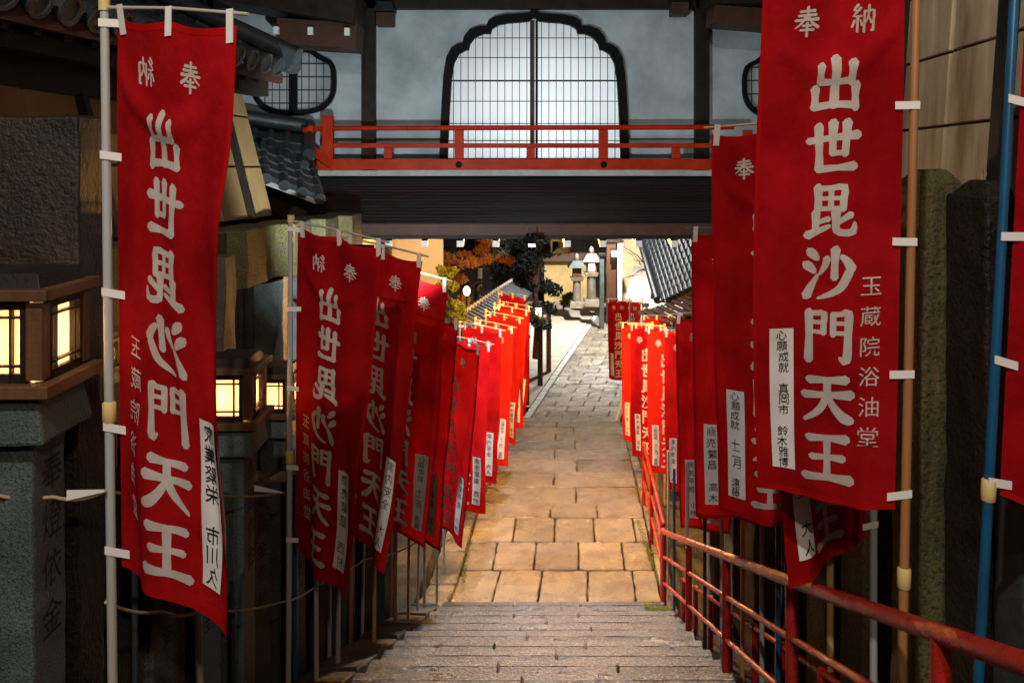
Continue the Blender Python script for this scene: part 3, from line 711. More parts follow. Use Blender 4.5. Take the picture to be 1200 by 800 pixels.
for a, lb in ((((78, 581, 2.745), (122, 575, 2.76)), 'white cloth strip knotted to the nearest white pole'), (((298, 572, 4.7), (330, 577, 4.74)), 'white cloth strip knotted to the second banner pole')):
    p, q = P(*a[0]), P(*a[1]); o = M().add([Vector((0, 0, -.015)), Vector((0, 0, .018)), q-p+Vector((0, 0, .004)), q-p-Vector((0, 0, .004)), Vector((0, .004, -.015)), Vector((0, .004, .018)), q-p+Vector((0, .004, .004)), q-p+Vector((0, .004, -.004))],
        [(0, 1, 2, 3), (7, 6, 5, 4), (0, 4, 5, 1), (1, 5, 6, 2), (2, 6, 7, 3), (3, 7, 4, 0)]).build('cloth_strip', TIE); o.location = p; tag(o, lb, 'cloth strip')

# dark board fence behind the left pillars
fd = thing('board_fence', 'dark vertical board fence behind the stone posts on the left', 'fence', (-2.3, 5, 1))
for i in range(64):
    y = 1.6+i*.125; w = .115
    M().box((0+.04*math.sin(i*1.7)-.0, y-5, G(y)+.65-1), (.025, w, 1.9)).build('board', DWOOD, fd)

# ------------------------------------------------------------------ left upper building: battered panel wall and tiled eave
def wall_panels(name, label, cat, X0, X1, y0, y1, zb, zt, batter, cols, rows, m, frame, flip=1, base_off=0):
    # panels on a plane running away from the camera; batter moves the foot towards the path
    t = thing(name, label, cat, ((X0+X1)/2, (y0+y1)/2, zb)); O = Vector(((X0+X1)/2, (y0+y1)/2, zb))
    def q(u, v, o_=0): return Vector((lerp(X0, X1, u)+flip*batter*(1-v)+flip*o_, lerp(y0, y1, u), lerp(zb, zt, v)))-O
    for i in range(cols):
        for j in range(rows):
            u0, u1 = (i+.035)/cols, (i+.965)/cols; v0, v1 = (j+.02)/rows, (j+.98)/rows
            o1 = rnd.uniform(0, .006)
            m_ = M().add([q(u0, v0, o1), q(u1, v0, o1), q(u1, v1, o1), q(u0, v1, o1), q(u0, v0, -.03), q(u1, v0, -.03), q(u1, v1, -.03), q(u0, v1, -.03)],
                         [(0, 1, 2, 3), (7, 6, 5, 4), (0, 4, 5, 1), (1, 5, 6, 2), (2, 6, 7, 3), (3, 7, 4, 0)])
            m_.build('panel', m, t, .004)
    M().add([q(0, 0, -.02), q(1, 0, -.02), q(1, 1, -.02), q(0, 1, -.02), q(0, 0, -.2), q(1, 0, -.2), q(1, 1, -.2), q(0, 1, -.2)],
            [(0, 1, 2, 3), (7, 6, 5, 4), (0, 4, 5, 1), (1, 5, 6, 2), (2, 6, 7, 3), (3, 7, 4, 0)]).build('backing', DWOOD, t)
    for i in range(0, cols+1):
        if frame and i % frame == 0:
            M().bar(q(i/cols, 0, .02), q(i/cols, 1, .02), .07, .06, up=Vector((1, 0, 0))).build('timber', DWOOD, t)
    return t
wall_panels('plaster_wall', 'tan panelled wall with dark timbers under the tiled eave on the left', 'wall', -2.95, -2.42, 3.2, 7.5, 4.15, 5.45, .32, 9, 3, TAN, 2)
# stone base under it
sb = thing('rubble_wall', 'mossy rubble stone base below the tan panelled wall on the left', 'wall', (-2.2, 5, 3))
y = 2.4
while y < 8.0:
    w = rnd.uniform(.55, .8)
    for j in range(1):
        stone_box(.35, w-.02, .42, 1, 'block', MOSSY, sb, (lerp(-2.85, -2.02, (y-3.2)/4.3)+.28+.2-2.2*-1-.0 - 0.2, y+w/2-5, 4.13-.42*(j+1)-3-.0), seed=y+j, amp=.015)
    y += w

def kawara(name, label, o, along, up, ncol, parent=None, spacing=.22, length=1.0, r=.06, cap=True, seg=.26, cat='tiled roof', group=None, maxcols=300):
    """tiled roof: o = eave corner, along = unit vector along the eave, up = unit vector up the slope"""
    o, along, up = Vector(o), Vector(along).normalized(), Vector(up).normalized(); n = along.cross(up).normalized()
    if n.z < 0: n = -n
    t = parent or thing(name, label, cat, o, group)
    b = Vector() if parent is None else o
    # pan course
    m = M(); ns = int(length/seg); wv = along*(ncol*spacing)
    for k in range(ns):
        a = up*(k*seg); c = up*((k+1.08)*seg)
        m.add([b+a+n*.035, b+a+n*.035+wv, b+c+n*.012+wv, b+c+n*.012, b+a-n*.02, b+a-n*.02+wv, b+c-n*.02+wv, b+c-n*.02], [(0, 1, 2, 3), (7, 6, 5, 4), (0, 4, 5, 1), (1, 5, 6, 2), (2, 6, 7, 3), (3, 7, 4, 0)])
    m.build('pan_tiles', TILE, t)
    col = M(); N = 8
    for k in range(ns):
        rr0, rr1 = r*1.0, r*.86; a = up*(k*seg-.02); c = up*((k+1)*seg+.01)
        vs = [a+(along*math.cos(math.pi*j/N)*rr0+n*(math.sin(math.pi*j/N)*rr0+.01)) for j in range(N+1)]+[c+(along*math.cos(math.pi*j/N)*rr1+n*(math.sin(math.pi*j/N)*rr1+.01)) for j in range(N+1)]
        col.add(vs, [(j, j+1, N+2+j, N+1+j) for j in range(N)], True)
        col.add(vs[:N+1], [tuple(range(N+1))])
    # round end disc
    dp = [up*(-.03)+(along*math.cos(2*math.pi*j/16)+n*math.sin(2*math.pi*j/16))*r*1.12+n*.012 for j in range(16)]
    dq = [p-up*.03 for p in dp]; di = [up*(-.06)+(along*math.cos(2*math.pi*j/16)+n*math.sin(2*math.pi*j/16))*r*.8+n*.012 for j in range(16)]
    dj = [p+up*.012 for p in di]
    col.add(dp+dq+di+dj, [(j, (j+1) % 16, 16+(j+1) % 16, 16+j) for j in range(16)]+[(16+j, 16+(j+1) % 16, 32+(j+1) % 16, 32+j) for j in range(16)]+[(32+j, 32+(j+1) % 16, 48+(j+1) % 16, 48+j) for j in range(16)]+[tuple(range(48, 64))])
    me = col.mesh('cover_tile', TILE)
    for i in range(ncol+1):
        put(me, 'cover_tile', t, b+along*(i*spacing))
    return t, b, along, up, n
t, b, al, up, n = kawara('tiled_eave', 'heavy grey tiled eave with round end tiles above the tan wall at upper left', (-2.55, 3.1, 5.38), (.175, 1, .0), (-1, .17, .42), 17, length=1.6, r=.075)
M().bar(b-up*.02-n*.08, b+al*3.9-up*.02-n*.08, .05, .08).build('eave_board', BWOOD, t)
M().bar(b+up*.1-n*.2, b+al*3.9+up*.1-n*.2, .12, .16).build('eave_beam', DWOOD, t)
M().bar(b+up*.3-n*.42, b+al*3.7+up*.3-n*.42, .16, .22).build('eave_purlin', DWOOD, t)
for i in range(17):
    M().bar(b+al*(.12+i*.22)-n*.13-up*.0, b+al*(.12+i*.22)-n*.13+up*1.4, .05, .06).build('rafter', DWOOD, t)
# verge of that roof at its far end: stacked ridge of tiles turned towards the path
for k in range(9):
    p = b+al*3.93+up*(k*.16)+n*.05
    M().tube([p-al*.02, p+al*.16], [.07, .075], 12).build('verge_tile', TILE, t)
M().tube([b+al*3.9+n*.14-up*.1, b+al*3.9+n*.17+up*.7, b+al*3.9+n*.2+up*1.5], [.075, .07, .07], 12).build('ridge_tile', TILE, t)

# small dark roofs between that wall and the corridor
t2, b, al, up, n = kawara('small_tiled_roof', 'small dark tiled roof stepping down towards the left end of the red railing', P(374, 232, 9.2), (-.9, -.35, .38), (-.3, .9, .35), 8, length=1.1, spacing=.2, r=.055)
M().bar(b-n*.05, b+al*1.7-n*.05, .035, .05).build('verge_board', LEDGE, t2)
M().bar(b+al*.1-n*.16+Vector((0, 0, -.1)), b+al*1.7-n*.16+Vector((0, 0, -.1)), .1, .14).build('eave_beam', DWOOD, t2)
t3, b, al, up, n = kawara('small_tiled_roof', 'upper dark tiled roof with a ridge beside the left end of the red railing', P(356, 192, 9.9), (-.95, -.25, .12), (-.2, .85, .4), 8, length=1.0, spacing=.2, r=.055)
M().tube([b+up*.95+n*.1, b+al*1.6+up*.95+n*.12], .09, 12).build('ridge_tile', TILE, t3)
M().tube([b-al*.05+up*.1+n*.08, b-al*.05+up*.95+n*.12], .075, 12).build('verge_tile', TILE, t3)
stone_box(1.5, 1.1, 4.4, 1, 'wall_mass', DWOOD, t3, (-1.15, .9, -4.6), seed=3)

# ------------------------------------------------------------------ corridor building over the path
cb = thing('corridor_building', 'white plastered corridor building with a cusped paper window spanning the path', 'building', (0, 11, 3.6))
CB = Vector((0, 11, 3.6))
def cbp(x, y, z): return Vector((x, y, z))-CB
D = 11.0
def X(px, d=D): return (px-600)*d/1000
def Z(py, d=D): return EYE+(200-py)*d/1000
# window outline (cusped), in pixels relative to the photo, built in metres on the wall plane
def cusp(cx, hw, yb, yt, inset=0):
    pts = []
    prof = [(1.0, 1.0), (.975, .62), (.955, .42), (.925, .3), (.87, .235), (.79, .205), (.755, .205), (.74, .16), (.68, .11), (.58, .085), (.50, .085), (.485, .05), (.42, .022), (.3, .006), (.15, .0), (.06, -.006), (0, -.035)]
    R_ = [(cx+f*(hw-inset), lerp(yt+inset, yb, g_)) for f, g_ in prof]
    L__ = [(2*cx-x, y_) for x, y_ in reversed(R_[:-1])]
    return R_+L__
def katomado(cx, hw, yb, yt, main=True, rounded=False, name='window'):
    if rounded:
        o_ = [(cx+hw*math.copysign(abs(math.cos(a))**.75, math.cos(a)), (yb+yt)/2+(yb-yt)/2*math.copysign(abs(math.sin(a))**.8, math.sin(a))) for a in [2*math.pi*k/36+.01 for k in range(36)]]
        o_ = [(x, y_+(3*math.cos(3*math.pi*(x-cx)/hw) if y_ < (yb+yt)/2 else 0)) for x, y_ in o_]
        i_ = [(cx+(x-cx)*.9, (yb+yt)/2+(y_-(yb+yt)/2)*.86) for x, y_ in o_]
    else:
        o_ = cusp(cx, hw, yb, yt); i_ = cusp(cx, hw, yb, yt, 10)
    conv = lambda pl: [(X(x), Z(y_)) for x, y_ in pl]
    o2, i2 = conv(o_), conv(i_)
    fr = M().band(o2, i2, cbp(0, 10.93, 0), (1, 0, 0), (0, 0, 1), (0, .14, 0)).build(name, BLACKP, cb)
    M().prism(i2, cbp(0, 11.01, 0), (1, 0, 0), (0, 0, 1), (0, .004, 0)).build('shoji_paper', SHOJI, fr)
    la = M(); n = int(2*hw/8.6)
    def inside(x, y_):
        c = False; pl = i_; j = len(pl)-1
        for i in range(len(pl)):
            if (pl[i][1] > y_) != (pl[j][1] > y_) and x < (pl[j][0]-pl[i][0])*(y_-pl[i][1])/(pl[j][1]-pl[i][1])+pl[i][0]: c = not c
            j = i
        return c
    for k in range(-n//2, n//2+1):
        x = cx+k*8.6+(0 if k else 0)
        ysin = [y_ for y_ in [yt-8+.5*q for q in range(int((yb-yt)/.5)+24)] if inside(x, y_)]
        if len(ysin) > 4: la.bar(cbp(X(x), 10.995, Z(ysin[0])), cbp(X(x), 10.995, Z(ysin[-1])), .009, .012, up=Vector((0, 1, 0)))
    hs = [(45, .010), (68, .010), (95, .02), (119, .010), (145, .010), (165, .010)] if main else [(yt+(yb-yt)*f, .014) for f in (.22, .42, .62, .82)]
    for y_, th in hs:
        xs = [x for x in [cx-hw+.5*q for q in range(int(4*hw))] if inside(x, y_)]
        if len(xs) > 4: la.bar(cbp(X(xs[0]), 10.987, Z(y_)), cbp(X(xs[-1]), 10.987, Z(y_)), .012, th)
    la.build('lattice', LATT, fr)
    M().bar(cbp(X(cx-2.5), 10.955, Z(yt+8)), cbp(X(cx-2.5), 10.955, Z(yb)), .055, .05, up=Vector((0, 1, 0))).build('mullion', BWOOD if main else BLACKP, fr)
    M().bar(cbp(X(cx+2.8), 10.965, Z(yt+8)), cbp(X(cx+2.8), 10.965, Z(yb)), .03, .045, up=Vector((0, 1, 0))).build('mullion', BLACKP, fr)
    return o2
ow = katomado(626, 111, 186, 17, True)
ol = katomado(345, 50, 135, 58, False, True)
orr = katomado(915, 46, 140, 62, False, True)
# plaster wall with the window holes cut out, built from column strips
def wall_strips():
    m = M(); zt, zb = Z(-60), Z(196)
    holes = [ow, ol, orr]
    def zr(poly, x):
        zs = []
        for (x0, z0), (x1, z1) in zip(poly, poly[1:]+poly[:1]):
            if (x0 > x) != (x1 > x): zs.append(z0+(z1-z0)*(x-x0)/(x1-x0))
        return (min(zs), max(zs)) if len(zs) >= 2 else None
    xs = set([X(240), X(1010)])
    for h in holes:
        for x, z in h: xs.add(round(x, 4))
        mn = min(p[0] for p in h); mx = max(p[0] for p in h)
        for k in range(30): xs.add(lerp(mn, mx, k/29))
    xs = sorted(xs)
    for x0, x1 in zip(xs, xs[1:]):
        if x1-x0 < 1e-5: continue
        e = 1e-5; done = False
        for h in holes:
            a, b = zr(h, x0+e), zr(h, x1-e)
            if a and b:
                for (p, q), (r_, s_) in (((zb, a[0]+.01), (zb, b[0]+.01)), ((a[1]-.01, zt), (b[1]-.01, zt))):
                    if q-p > .002 or s_-r_ > .002:
                        for yy in (11.0, 11.1): m.add([cbp(x0, yy, p), cbp(x1, yy, r_), cbp(x1, yy, s_), cbp(x0, yy, q)], [(0, 1, 2, 3)])
                done = True
        if not done:
            for yy in (11.0, 11.1): m.add([cbp(x0, yy, zb), cbp(x1, yy, zb), cbp(x1, yy, zt), cbp(x0, yy, zt)], [(0, 1, 2, 3)])
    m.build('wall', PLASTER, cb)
wall_strips()
for x in (433, 821, 245, 1005):
    M().box(cbp(X(x), 10.98, (Z(-60)+Z(200))/2), (.18, .16, Z(-60)-Z(200))).build('post', DWOOD, cb, .006)
M().box(cbp(X(630), 10.96, Z(3)), (X(1010)-X(240), .12, .2)).build('top_beam', DWOOD, cb, .006)
M().box(cbp(X(630), 10.8, Z(-12)), (X(1010)-X(240), .5, .12)).build('soffit_board', BWOOD, cb, .006)
M().box(cbp(X(630), 10.955, Z(193)), (X(1010)-X(240), .08, .1)).build('sill_beam', DWOOD, cb, .006)
# room behind: floor, back wall, ceiling
M().box(cbp(X(630), 12.6, 4.42), (8.6, 3.2, .1)).build('floor', DWOOD, cb)
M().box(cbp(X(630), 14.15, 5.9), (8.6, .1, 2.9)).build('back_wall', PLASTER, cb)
M().box(cbp(X(630), 12.6, 7.35), (8.6, 3.4, .1)).build('ceiling', DWOOD, cb)
for x in (240, 1012): M().box(cbp(X(x), 12.6, 5.9), (.1, 3.2, 2.9)).build('end_wall', DWOOD, cb)
# small metal bracket boxes under the top beam
for x, y_ in ((454, 18), (793, 6)):
    M().box(cbp(X(x), 10.85, Z(y_+8)), (.22, .2, .16)).build('bracket_box', BWOOD, cb, .005)
    M().box(cbp(X(x), 10.83, Z(y_-6)), (.26, .26, .12), top=.7).build('bracket_cap', TILE, cb, .005)
# gallery ledge and skirt roof
M().box(cbp(X(612), 10.78, Z(203, 10.65)), (5.6, .42, .07)).build('gallery_ledge', LEDGE, cb, .006)
nst = 15
for k in range(nst):
    v = k/(nst-1); y0 = lerp(10.62, 9.62, v); z0 = lerp(Z(208, 10.6), Z(258, 9.6), v)
    M().box(cbp(X(612)-.2+.05*v, y0, z0-.015), (5.6+.5*v, .13, .03), tilt=Matrix.Rotation(R(20), 4, 'X')).build('roof_board', ROOFB, cb, .003)
M().add([cbp(-3.4, 10.62, Z(208, 10.6)-.06), cbp(3.9, 10.62, Z(208, 10.6)-.06), cbp(3.9, 9.6, Z(262, 9.6)-.06), cbp(-3.4, 9.6, Z(262, 9.6)-.06),
         cbp(-3.4, 10.62, Z(208, 10.6)-.1), cbp(3.9, 10.62, Z(208, 10.6)-.1), cbp(3.9, 9.6, Z(262, 9.6)-.1), cbp(-3.4, 9.6, Z(262, 9.6)-.1)],
        [(0, 1, 2, 3), (7, 6, 5, 4), (0, 4, 5, 1), (1, 5, 6, 2), (2, 6, 7, 3), (3, 7, 4, 0)]).build('roof_deck', DWOOD, cb)
M().box(cbp(.2, 9.53, Z(269, 9.5)), (7.2, .05, .13)).build('eave_fascia', BWOOD, cb, .004)
M().box(cbp(.2, 9.58, Z(277.5, 9.5)), (7.2, .06, .06)).build('eave_batten', DWOOD, cb, .004)
x = 539-42*6; k = 0
while x < 990:
    yr = 9.6; zr_ = Z(285.5, 9.55)
    M().bar(cbp(X(x, 9.5), 9.55, zr_), cbp(X(x, 9.5), 10.7, zr_+.3), .07, .075).build('rafter', DWOOD, cb)
    M().box(cbp(X(x, 9.5), 9.535, zr_), (.075, .016, .07)).build('rafter_tip', WPAINT, cb)
    x += 42
# piers and beams of the passage
for x0, w in ((-2.05, .3), (3.12, .25), (-3.3, .25), (4.2, .25)):
    for y_ in (10.2, 13.6): M().box(cbp(x0, y_, 1.95), (w*.8, w*.8, 3.9)).build('pier', DWOOD, cb, .01)
M().box(cbp(.2, 10.7, 4.02), (7, .2, .14)).build('lintel', DWOOD, cb, .01)
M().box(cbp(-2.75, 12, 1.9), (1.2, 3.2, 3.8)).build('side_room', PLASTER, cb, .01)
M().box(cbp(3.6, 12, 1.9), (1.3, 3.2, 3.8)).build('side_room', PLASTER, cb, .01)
# bulbs in the passage
for p in (Vector((1.0, 12.1, 3.72)), Vector((.29, 10.35, 3.66))):
    t = thing('passage_bulb', 'bare warm bulb hanging under the corridor, %s' % ('over the lower steps' if p.x > .5 else 'at the middle of the eave'), 'lamp', p+Vector((0, 0, .16)), 'warm bulbs under the corridor')
    M().tube([(0, 0, 0), (0, 0, .12)], .006, 6).build('cord', PDK, t)
    M().tube([(0, 0, -.03), (0, 0, .03)], [.03, .02], 10).build('socket', PDK, t)
    M().tube([(0, 0, -.035), (0, 0, -.06), (0, 0, -.085), (0, 0, -.1)], [.015, .03, .028, .008], 12).build('bulb', GLOWS, t)

# red railing of the gallery
DR = 10.6
rl = thing('gallery_railing', 'vermilion wooden gallery railing with metal plates below the white wall', 'railing', (0, DR, Z(200, DR)))
RO = Vector((0, DR, Z(200, DR)))
def rb(x0, x1, y0, y1, th, nm, m=LACQ, dy=0):
    M().box(Vector((X((x0+x1)/2, DR), DR+dy, Z((y0+y1)/2, DR)))-RO, (abs(X(x1, DR)-X(x0, DR)), th, abs(Z(y1, DR)-Z(y0, DR)))).build(nm, m, rl, .006)
rb(372, 860, 186.5, 199.3, .13, 'bottom_rail'); rb(378, 860, 168, 173.5, .05, 'middle_rail')
M().tube([Vector((X(362, DR), DR, Z(152, DR)))-RO, Vector((X(380, DR), DR, Z(150.5, DR)))-RO, Vector((X(860, DR), DR, Z(149, DR)))-RO], .032, 14).build('top_rail', LACQ, rl)
rb(378, 391, 136, 186.4, .11, 'end_post', dy=.0)
for x in (538, 707, 876): rb(x-5.5, x+5.5, 152.4, 186.4, .06, 'baluster', dy=.0)
for x in (455, 622, 792): rb(x-5, x+5, 173.6, 186.4, .06, 'short_baluster')
for x in (538, 707): 
    M().tube([Vector((X(x, DR), DR-.066, Z(193, DR)))-RO, Vector((X(x, DR), DR-.076, Z(193, DR)))-RO], [.045, .03], 6).build('metal_plate', BLACKP, rl)
# left return of the railing, turning back from the corner post
for (p, q, w, h, nm) in (((362, 170), (392, 196), .06, .1, 'return_rail'), ((362, 154), (380, 150), .05, .06, 'return_rail')):
    a = Vector((X(p[0], DR), DR-.25, Z(p[1], DR)))-RO; b2 = Vector((X(q[0], DR), DR-.02, Z(q[1], DR)))-RO
    M().bar(a, b2, w, h).build(nm, LACQ, rl)
rb(366, 372, 148, 178, .06, 'baluster', dy=-.2)

# eave fragment with white tips in the upper left of the corridor
ef = thing('side_eave', 'dark timber eave with white painted rafter tips left of the first corridor post', 'roof', P(330, 40, 10.3))
EO = P(330, 40, 10.3)
M().bar(Vector(), P(422, 46, 10.3)-EO, .5, .3).build('eave_board', BWOOD, ef)
M().bar(P(270, -10, 10.2)-EO, P(422, 16, 10.2)-EO, .7, .35).build('roof_mass', DWOOD, ef)
for x in (324, 364, 407): M().box(P(x, 36+(.02*(x-324)), 10.0)-EO, (.06, .05, .09)).build('rafter_tip', WPAINT, ef)
re_ = thing('side_eave', 'dark timber eave at the right end of the corridor above the round window', 'roof', P(860, 30, 10.3))
M().bar(P(832, 20, 10.3)-P(860, 30, 10.3), P(960, 30, 10.3)-P(860, 30, 10.3), .4, .22).build('eave_board', BWOOD, re_)
M().bar(P(826, 0, 10.3)-P(860, 30, 10.3), P(960, 0, 10.3)-P(860, 30, 10.3), .6, .2).build('roof_mass', DWOOD, re_)

# ------------------------------------------------------------------ right side: cream panel wall, tall mossy stones
rw = wall_panels('panelled_wall', 'cream panelled wall with dark slanting timbers at upper right', 'wall', 1.95, 2.15, 2.2, 5.4, 4.42, 6.4, .14, 6, 6, CREAM, 2, flip=-1)
ms = [(1088, 215, 3.55, .2, MOSSY, 'tall mossy yellowish stone beside the orange brown pole'), (1158, 228, 3.28, .2, SLABM, 'dark brown tall stone between the mossy one and the blue pole'), (1216, 300, 3.0, .2, PILLAR, 'grey green tall stone at the right frame edge behind the blue pole'),
      (1020, 330, 4.2, .2, MOSSY, 'tall stone hidden mostly behind the largest right banner'), (975, 420, 4.9, .2, PILLARD, 'tall stone behind the rail, left of the hanging banner foot'), (930, 450, 5.6, .2, MOSSY, 'tall stone behind the rail below the yellow crossbar banner'), (893, 480, 6.3, .2, PILLARD, 'tall stone behind the third rail post'),
      (866, 500, 7.1, .2, MOSSY, 'tall stone between the second and third rail posts'), (843, 520, 7.9, .2, PILLARD, 'tall stone behind the head of the rail')]
for i, (x, yt, d, w, m, lb) in enumerate(ms):
    p = P(x, yt, d); g = G(d)-.2; xx = p.x
    t = thing('standing_stone', lb, 'stone', (xx, d, g), 'tall stones lining the right side', R([2, 6, -8][i % 3]))
    stone_box(w, .26, p.z-g, .96, 'stone_shaft', m, t, seed=80+i, amp=.012)
    stone_box(w*.9, .22, .06, .5, 'stone_top', m, t, (0, 0, p.z-g-.004), seed=90+i, amp=.006)
rbk = thing('retaining_wall', 'dark stone retaining wall behind the tall stones on the right', 'wall', (2.35, 5, 2))
y = 1.8
while y < 9.4:
    w = rnd.uniform(.5, .75)
    for j in range(6):
        zt_ = 4.40-.5*j; 
        if zt_ > G(y)-.2: stone_box(.3, w-.02, .48, 1, 'block', MOSSY if j % 2 else PILLARD, rbk, (.0+.055*(y-5), y+w/2-5, zt_-.5-2), seed=y+j, amp=.015)
    y += w
# dry stalks on top of the right wall
tw = thing('dry_stalks', 'dry criss-crossing stalks against the cream wall above the dark stone', 'plant', P(1160, 215, 3.3))
for k in range(9):
    a = P(1150+k*3, 218, 3.3); b2 = P(1150+rnd.uniform(-8, 30)+k*2, 135+rnd.uniform(0, 45), 3.3)
    M().tube([a-P(1160, 215, 3.3), (a+b2)/2-P(1160, 215, 3.3)+Vector((.01, 0, 0)), b2-P(1160, 215, 3.3)], [.003, .0025, .0015], 5).build('stalk', TWINE, tw)

# ------------------------------------------------------------------ far side, beyond the corridor
def leaves(m, c, r, n, size, flat=1.0, rr=None):
    rr = rr or rnd
    for _ in range(n):
        while True:
            p = Vector((rr.uniform(-1, 1), rr.uniform(-1, 1), rr.uniform(-1, 1)))
            if p.length <= 1: break
        p = Vector(c)+Vector((p.x*r, p.y*r, p.z*r*flat)); s_ = size*rr.uniform(.6, 1.4)
        a = Vector((rr.gauss(0, 1), rr.gauss(0, 1), rr.gauss(0, 1))).normalized(); b_ = a.orthogonal().normalized()
        m.add([p-a*s_, p+b_*s_*.5, p+a*s_, p-b_*s_*.5], [(0, 1, 2, 3)])
def tree(label, base, h, trunk_r, crown, leafmat, nl, size, cat='tree', name='tree', bare=False, seed=1):
    rr = random.Random(seed); base = Vector(base)
    t = thing(name, label, cat, base)
    M().tube([(0, 0, 0), (.05, 0, h*.3), (-.04, .03, h*.6), (.03, 0, h)], [trunk_r, trunk_r*.8, trunk_r*.6, trunk_r*.25], 10).build('trunk', BARK, t)
    lm = M()
    for (cx, cy, cz, r) in crown:
        e = Vector((cx, cy, cz)); s_ = Vector((0, 0, h*rr.uniform(.45, .75)))
        lm.tube([s_, s_.lerp(e, .5)+Vector((0, 0, .1)), e], [trunk_r*.4, trunk_r*.25, trunk_r*.08], 7)
        for _ in range(5):
            q = e+Vector((rr.uniform(-r, r), rr.uniform(-r, r), rr.uniform(-r*.5, r))); lm.tube([s_.lerp(e, rr.uniform(.5, .95)), q], [trunk_r*.12, trunk_r*.03], 5)
    lm.build('limbs', BARK, t)
    if not bare:
        m = M()
        for (cx, cy, cz, r) in crown:
            for _ in range(5):
                cc = (cx+rr.uniform(-r, r)*.7, cy+rr.uniform(-r, r)*.7, cz+rr.uniform(-r, r)*.5); leaves(m, cc, r*.5, nl//5, size, .7, rr)
        m.build('crown', leafmat, t)
    return t
# autumn tree with pale trunk
tree('maple with orange brown autumn leaves beside the dark roof below the eave', P(580, 372, 23), 2.2, .09, [(-.9, 0, 1.55, .5), (-.3, .1, 1.7, .42), (.3, 0, 1.65, .4), (-1.2, .2, 1.1, .4), (-1.0, 0, .5, .35), (-.1, 0, 2.2, .5)], LEAFO, 600, .05, seed=3)
tree('yellow green shrub next to the top of the dark left banners', P(527, 388, 15), 1.1, .03, [(0, 0, .75, .22), (.05, 0, .4, .22), (.1, .1, .1, .24), (-.05, 0, 1.05, .17)], LEAFY, 300, .045, 'shrub', 'shrub', seed=5)
tree('tall dark evergreen behind the glowing lantern post left of the far path', P(628, 420, 22), 3.2, .1, [(0, 0, 1.2, .5), (.1, 0, 1.9, .5), (-.1, 0, 2.5, .55), (.15, 0, 3.0, .55), (-.5, .3, 2.9, .5), (-.6, .4, 2.2, .5)], LEAFD, 900, .055, seed=8)
tree('small round bush against the yellow wall', P(660, 362, 33), .5, .04, [(0, 0, .35, .3), (.2, 0, .55, .25)], LEAFG, 200, .06, 'bush', 'bush', seed=9)
tree('dark backdrop evergreen left of the maple', P(560, 360, 32), 5, .15, [(-1.2, 0, 1.5, 1.0), (0, 0, 2.2, 1.1), (1.4, 0, 1.6, 1.0), (.6, 0, 3.0, 1.0), (-.6, 0, 3.2, .9)], LEAFD, 700, .12, seed=10)
bt = tree('bare dark branched tree in front of the white slope at right', P(764, 350, 22), 1.2, .05, [(-.5, 0, 1.0, .25), (-.75, 0, 1.35, .2), (-.3, 0, .7, .2), (-.55, .1, .55, .2)], LEAFD, 10, .02, bare=True, seed=12)
# left hall with a tiled roof
ra, rb_ = P(534, 377, 15.5), P(606, 327, 23)
upv = Vector((-.86, .08, .5)).normalized()
lt_, b, al, up, n = kawara('tiled_hall', 'low hall with blue grey tiled roof and white dotted ridge left of the far path', ra-upv*.54, rb_-ra, upv, 24, length=.54, spacing=.31, r=.075)
for i in range(24):
    M().box(b+al*(i*.31+.15)+up*.56+n*.09, (.07, .07, .07)).build('ridge_tip', WPAINT, lt_)
M().bar(b+up*.56, b+al*7.4+up*.56, .14, .14).build('ridge', TILE, lt_)
M().bar(b-n*.14, b+al*7.4-n*.14, .08, .14).build('eave_board', DWOOD, lt_)
M().bar(b-n*.9+up*.3, b+al*7.2-n*.9+up*.3, .1, 1.5).build('wall', DWOOD, lt_)
M().tube([b+al*7.45+n*.1+up*.58-al*.06, b+al*7.45+n*.1+up*.58+al*.06], .2, 16).build('end_tile', TILE, lt_)
gl = thing('globe_lamp', 'white glowing globe lamp above the dotted roof ridge on the left', 'lamp', P(547, 341, 19.5))
M().tube([(0, 0, -.11), (0, 0, -.09), (0, 0, -.05), (0, 0, 0), (0, 0, .05), (0, 0, .09), (0, 0, .11)], [.01, .04, .07, .08, .07, .04, .01], 16).build('globe', GLOWS, gl)
M().tube([(0, 0, -.1), (0, 0, -1.2)], .02, 8).build('stem', PDK, gl)
# white lit wall behind at left
o = M().box((0, 0, 0), (3.4, .2, 3.2)).build('white_wall', WPAINT, None); o.location = P(419, 330, 17); tag(o, 'brightly lit white wall glimpsed just below the eave left of the shrub', 'wall')
# wooden posts with small lantern left of far path
pl_ = [(608, 470, 19.3), (620, 458, 20.2), (633, 432, 22.0), (643, 420, 23.5), (615, 480, 18.6)]
for i, (x, yb, d) in enumerate(pl_):
    p = P(x, yb, d); p.z = G(d); p.x = min(p.x, left(d)-.12)
    t = thing('wooden_post', ['dark wooden post left of the far path, behind the banners', 'dark wooden post second from the banners on the left of the far path', 'wooden post carrying the small glowing lantern', 'slim wooden post right of the small glowing lantern', 'short thick wooden post where the far path begins'][i], 'post', p, 'wooden posts along the left of the far path')
    M().box((0, 0, .8 if i != 4 else .5), (.13, .13, 1.6 if i != 4 else 1.0)).build('shaft', BWOOD if i % 2 else DWOOD, t, .008)
    M().box((0, 0, 1.63 if i != 4 else 1.03), (.17, .17, .06)).build('cap', DWOOD, t, .008)
t = thing('small_lantern', 'small glowing square lantern on a wooden post left of the far path', 'lantern', P(631, 365, 21.8))
M().box((0, 0, 0), (.14, .14, .2)).build('paper_box', GLOWS, t, .005); M().box((0, 0, .14), (.28, .28, .07), top=.5).build('cap', DWOOD, t)
M().box((0, 0, -.13), (.2, .2, .04)).build('base', DWOOD, t)
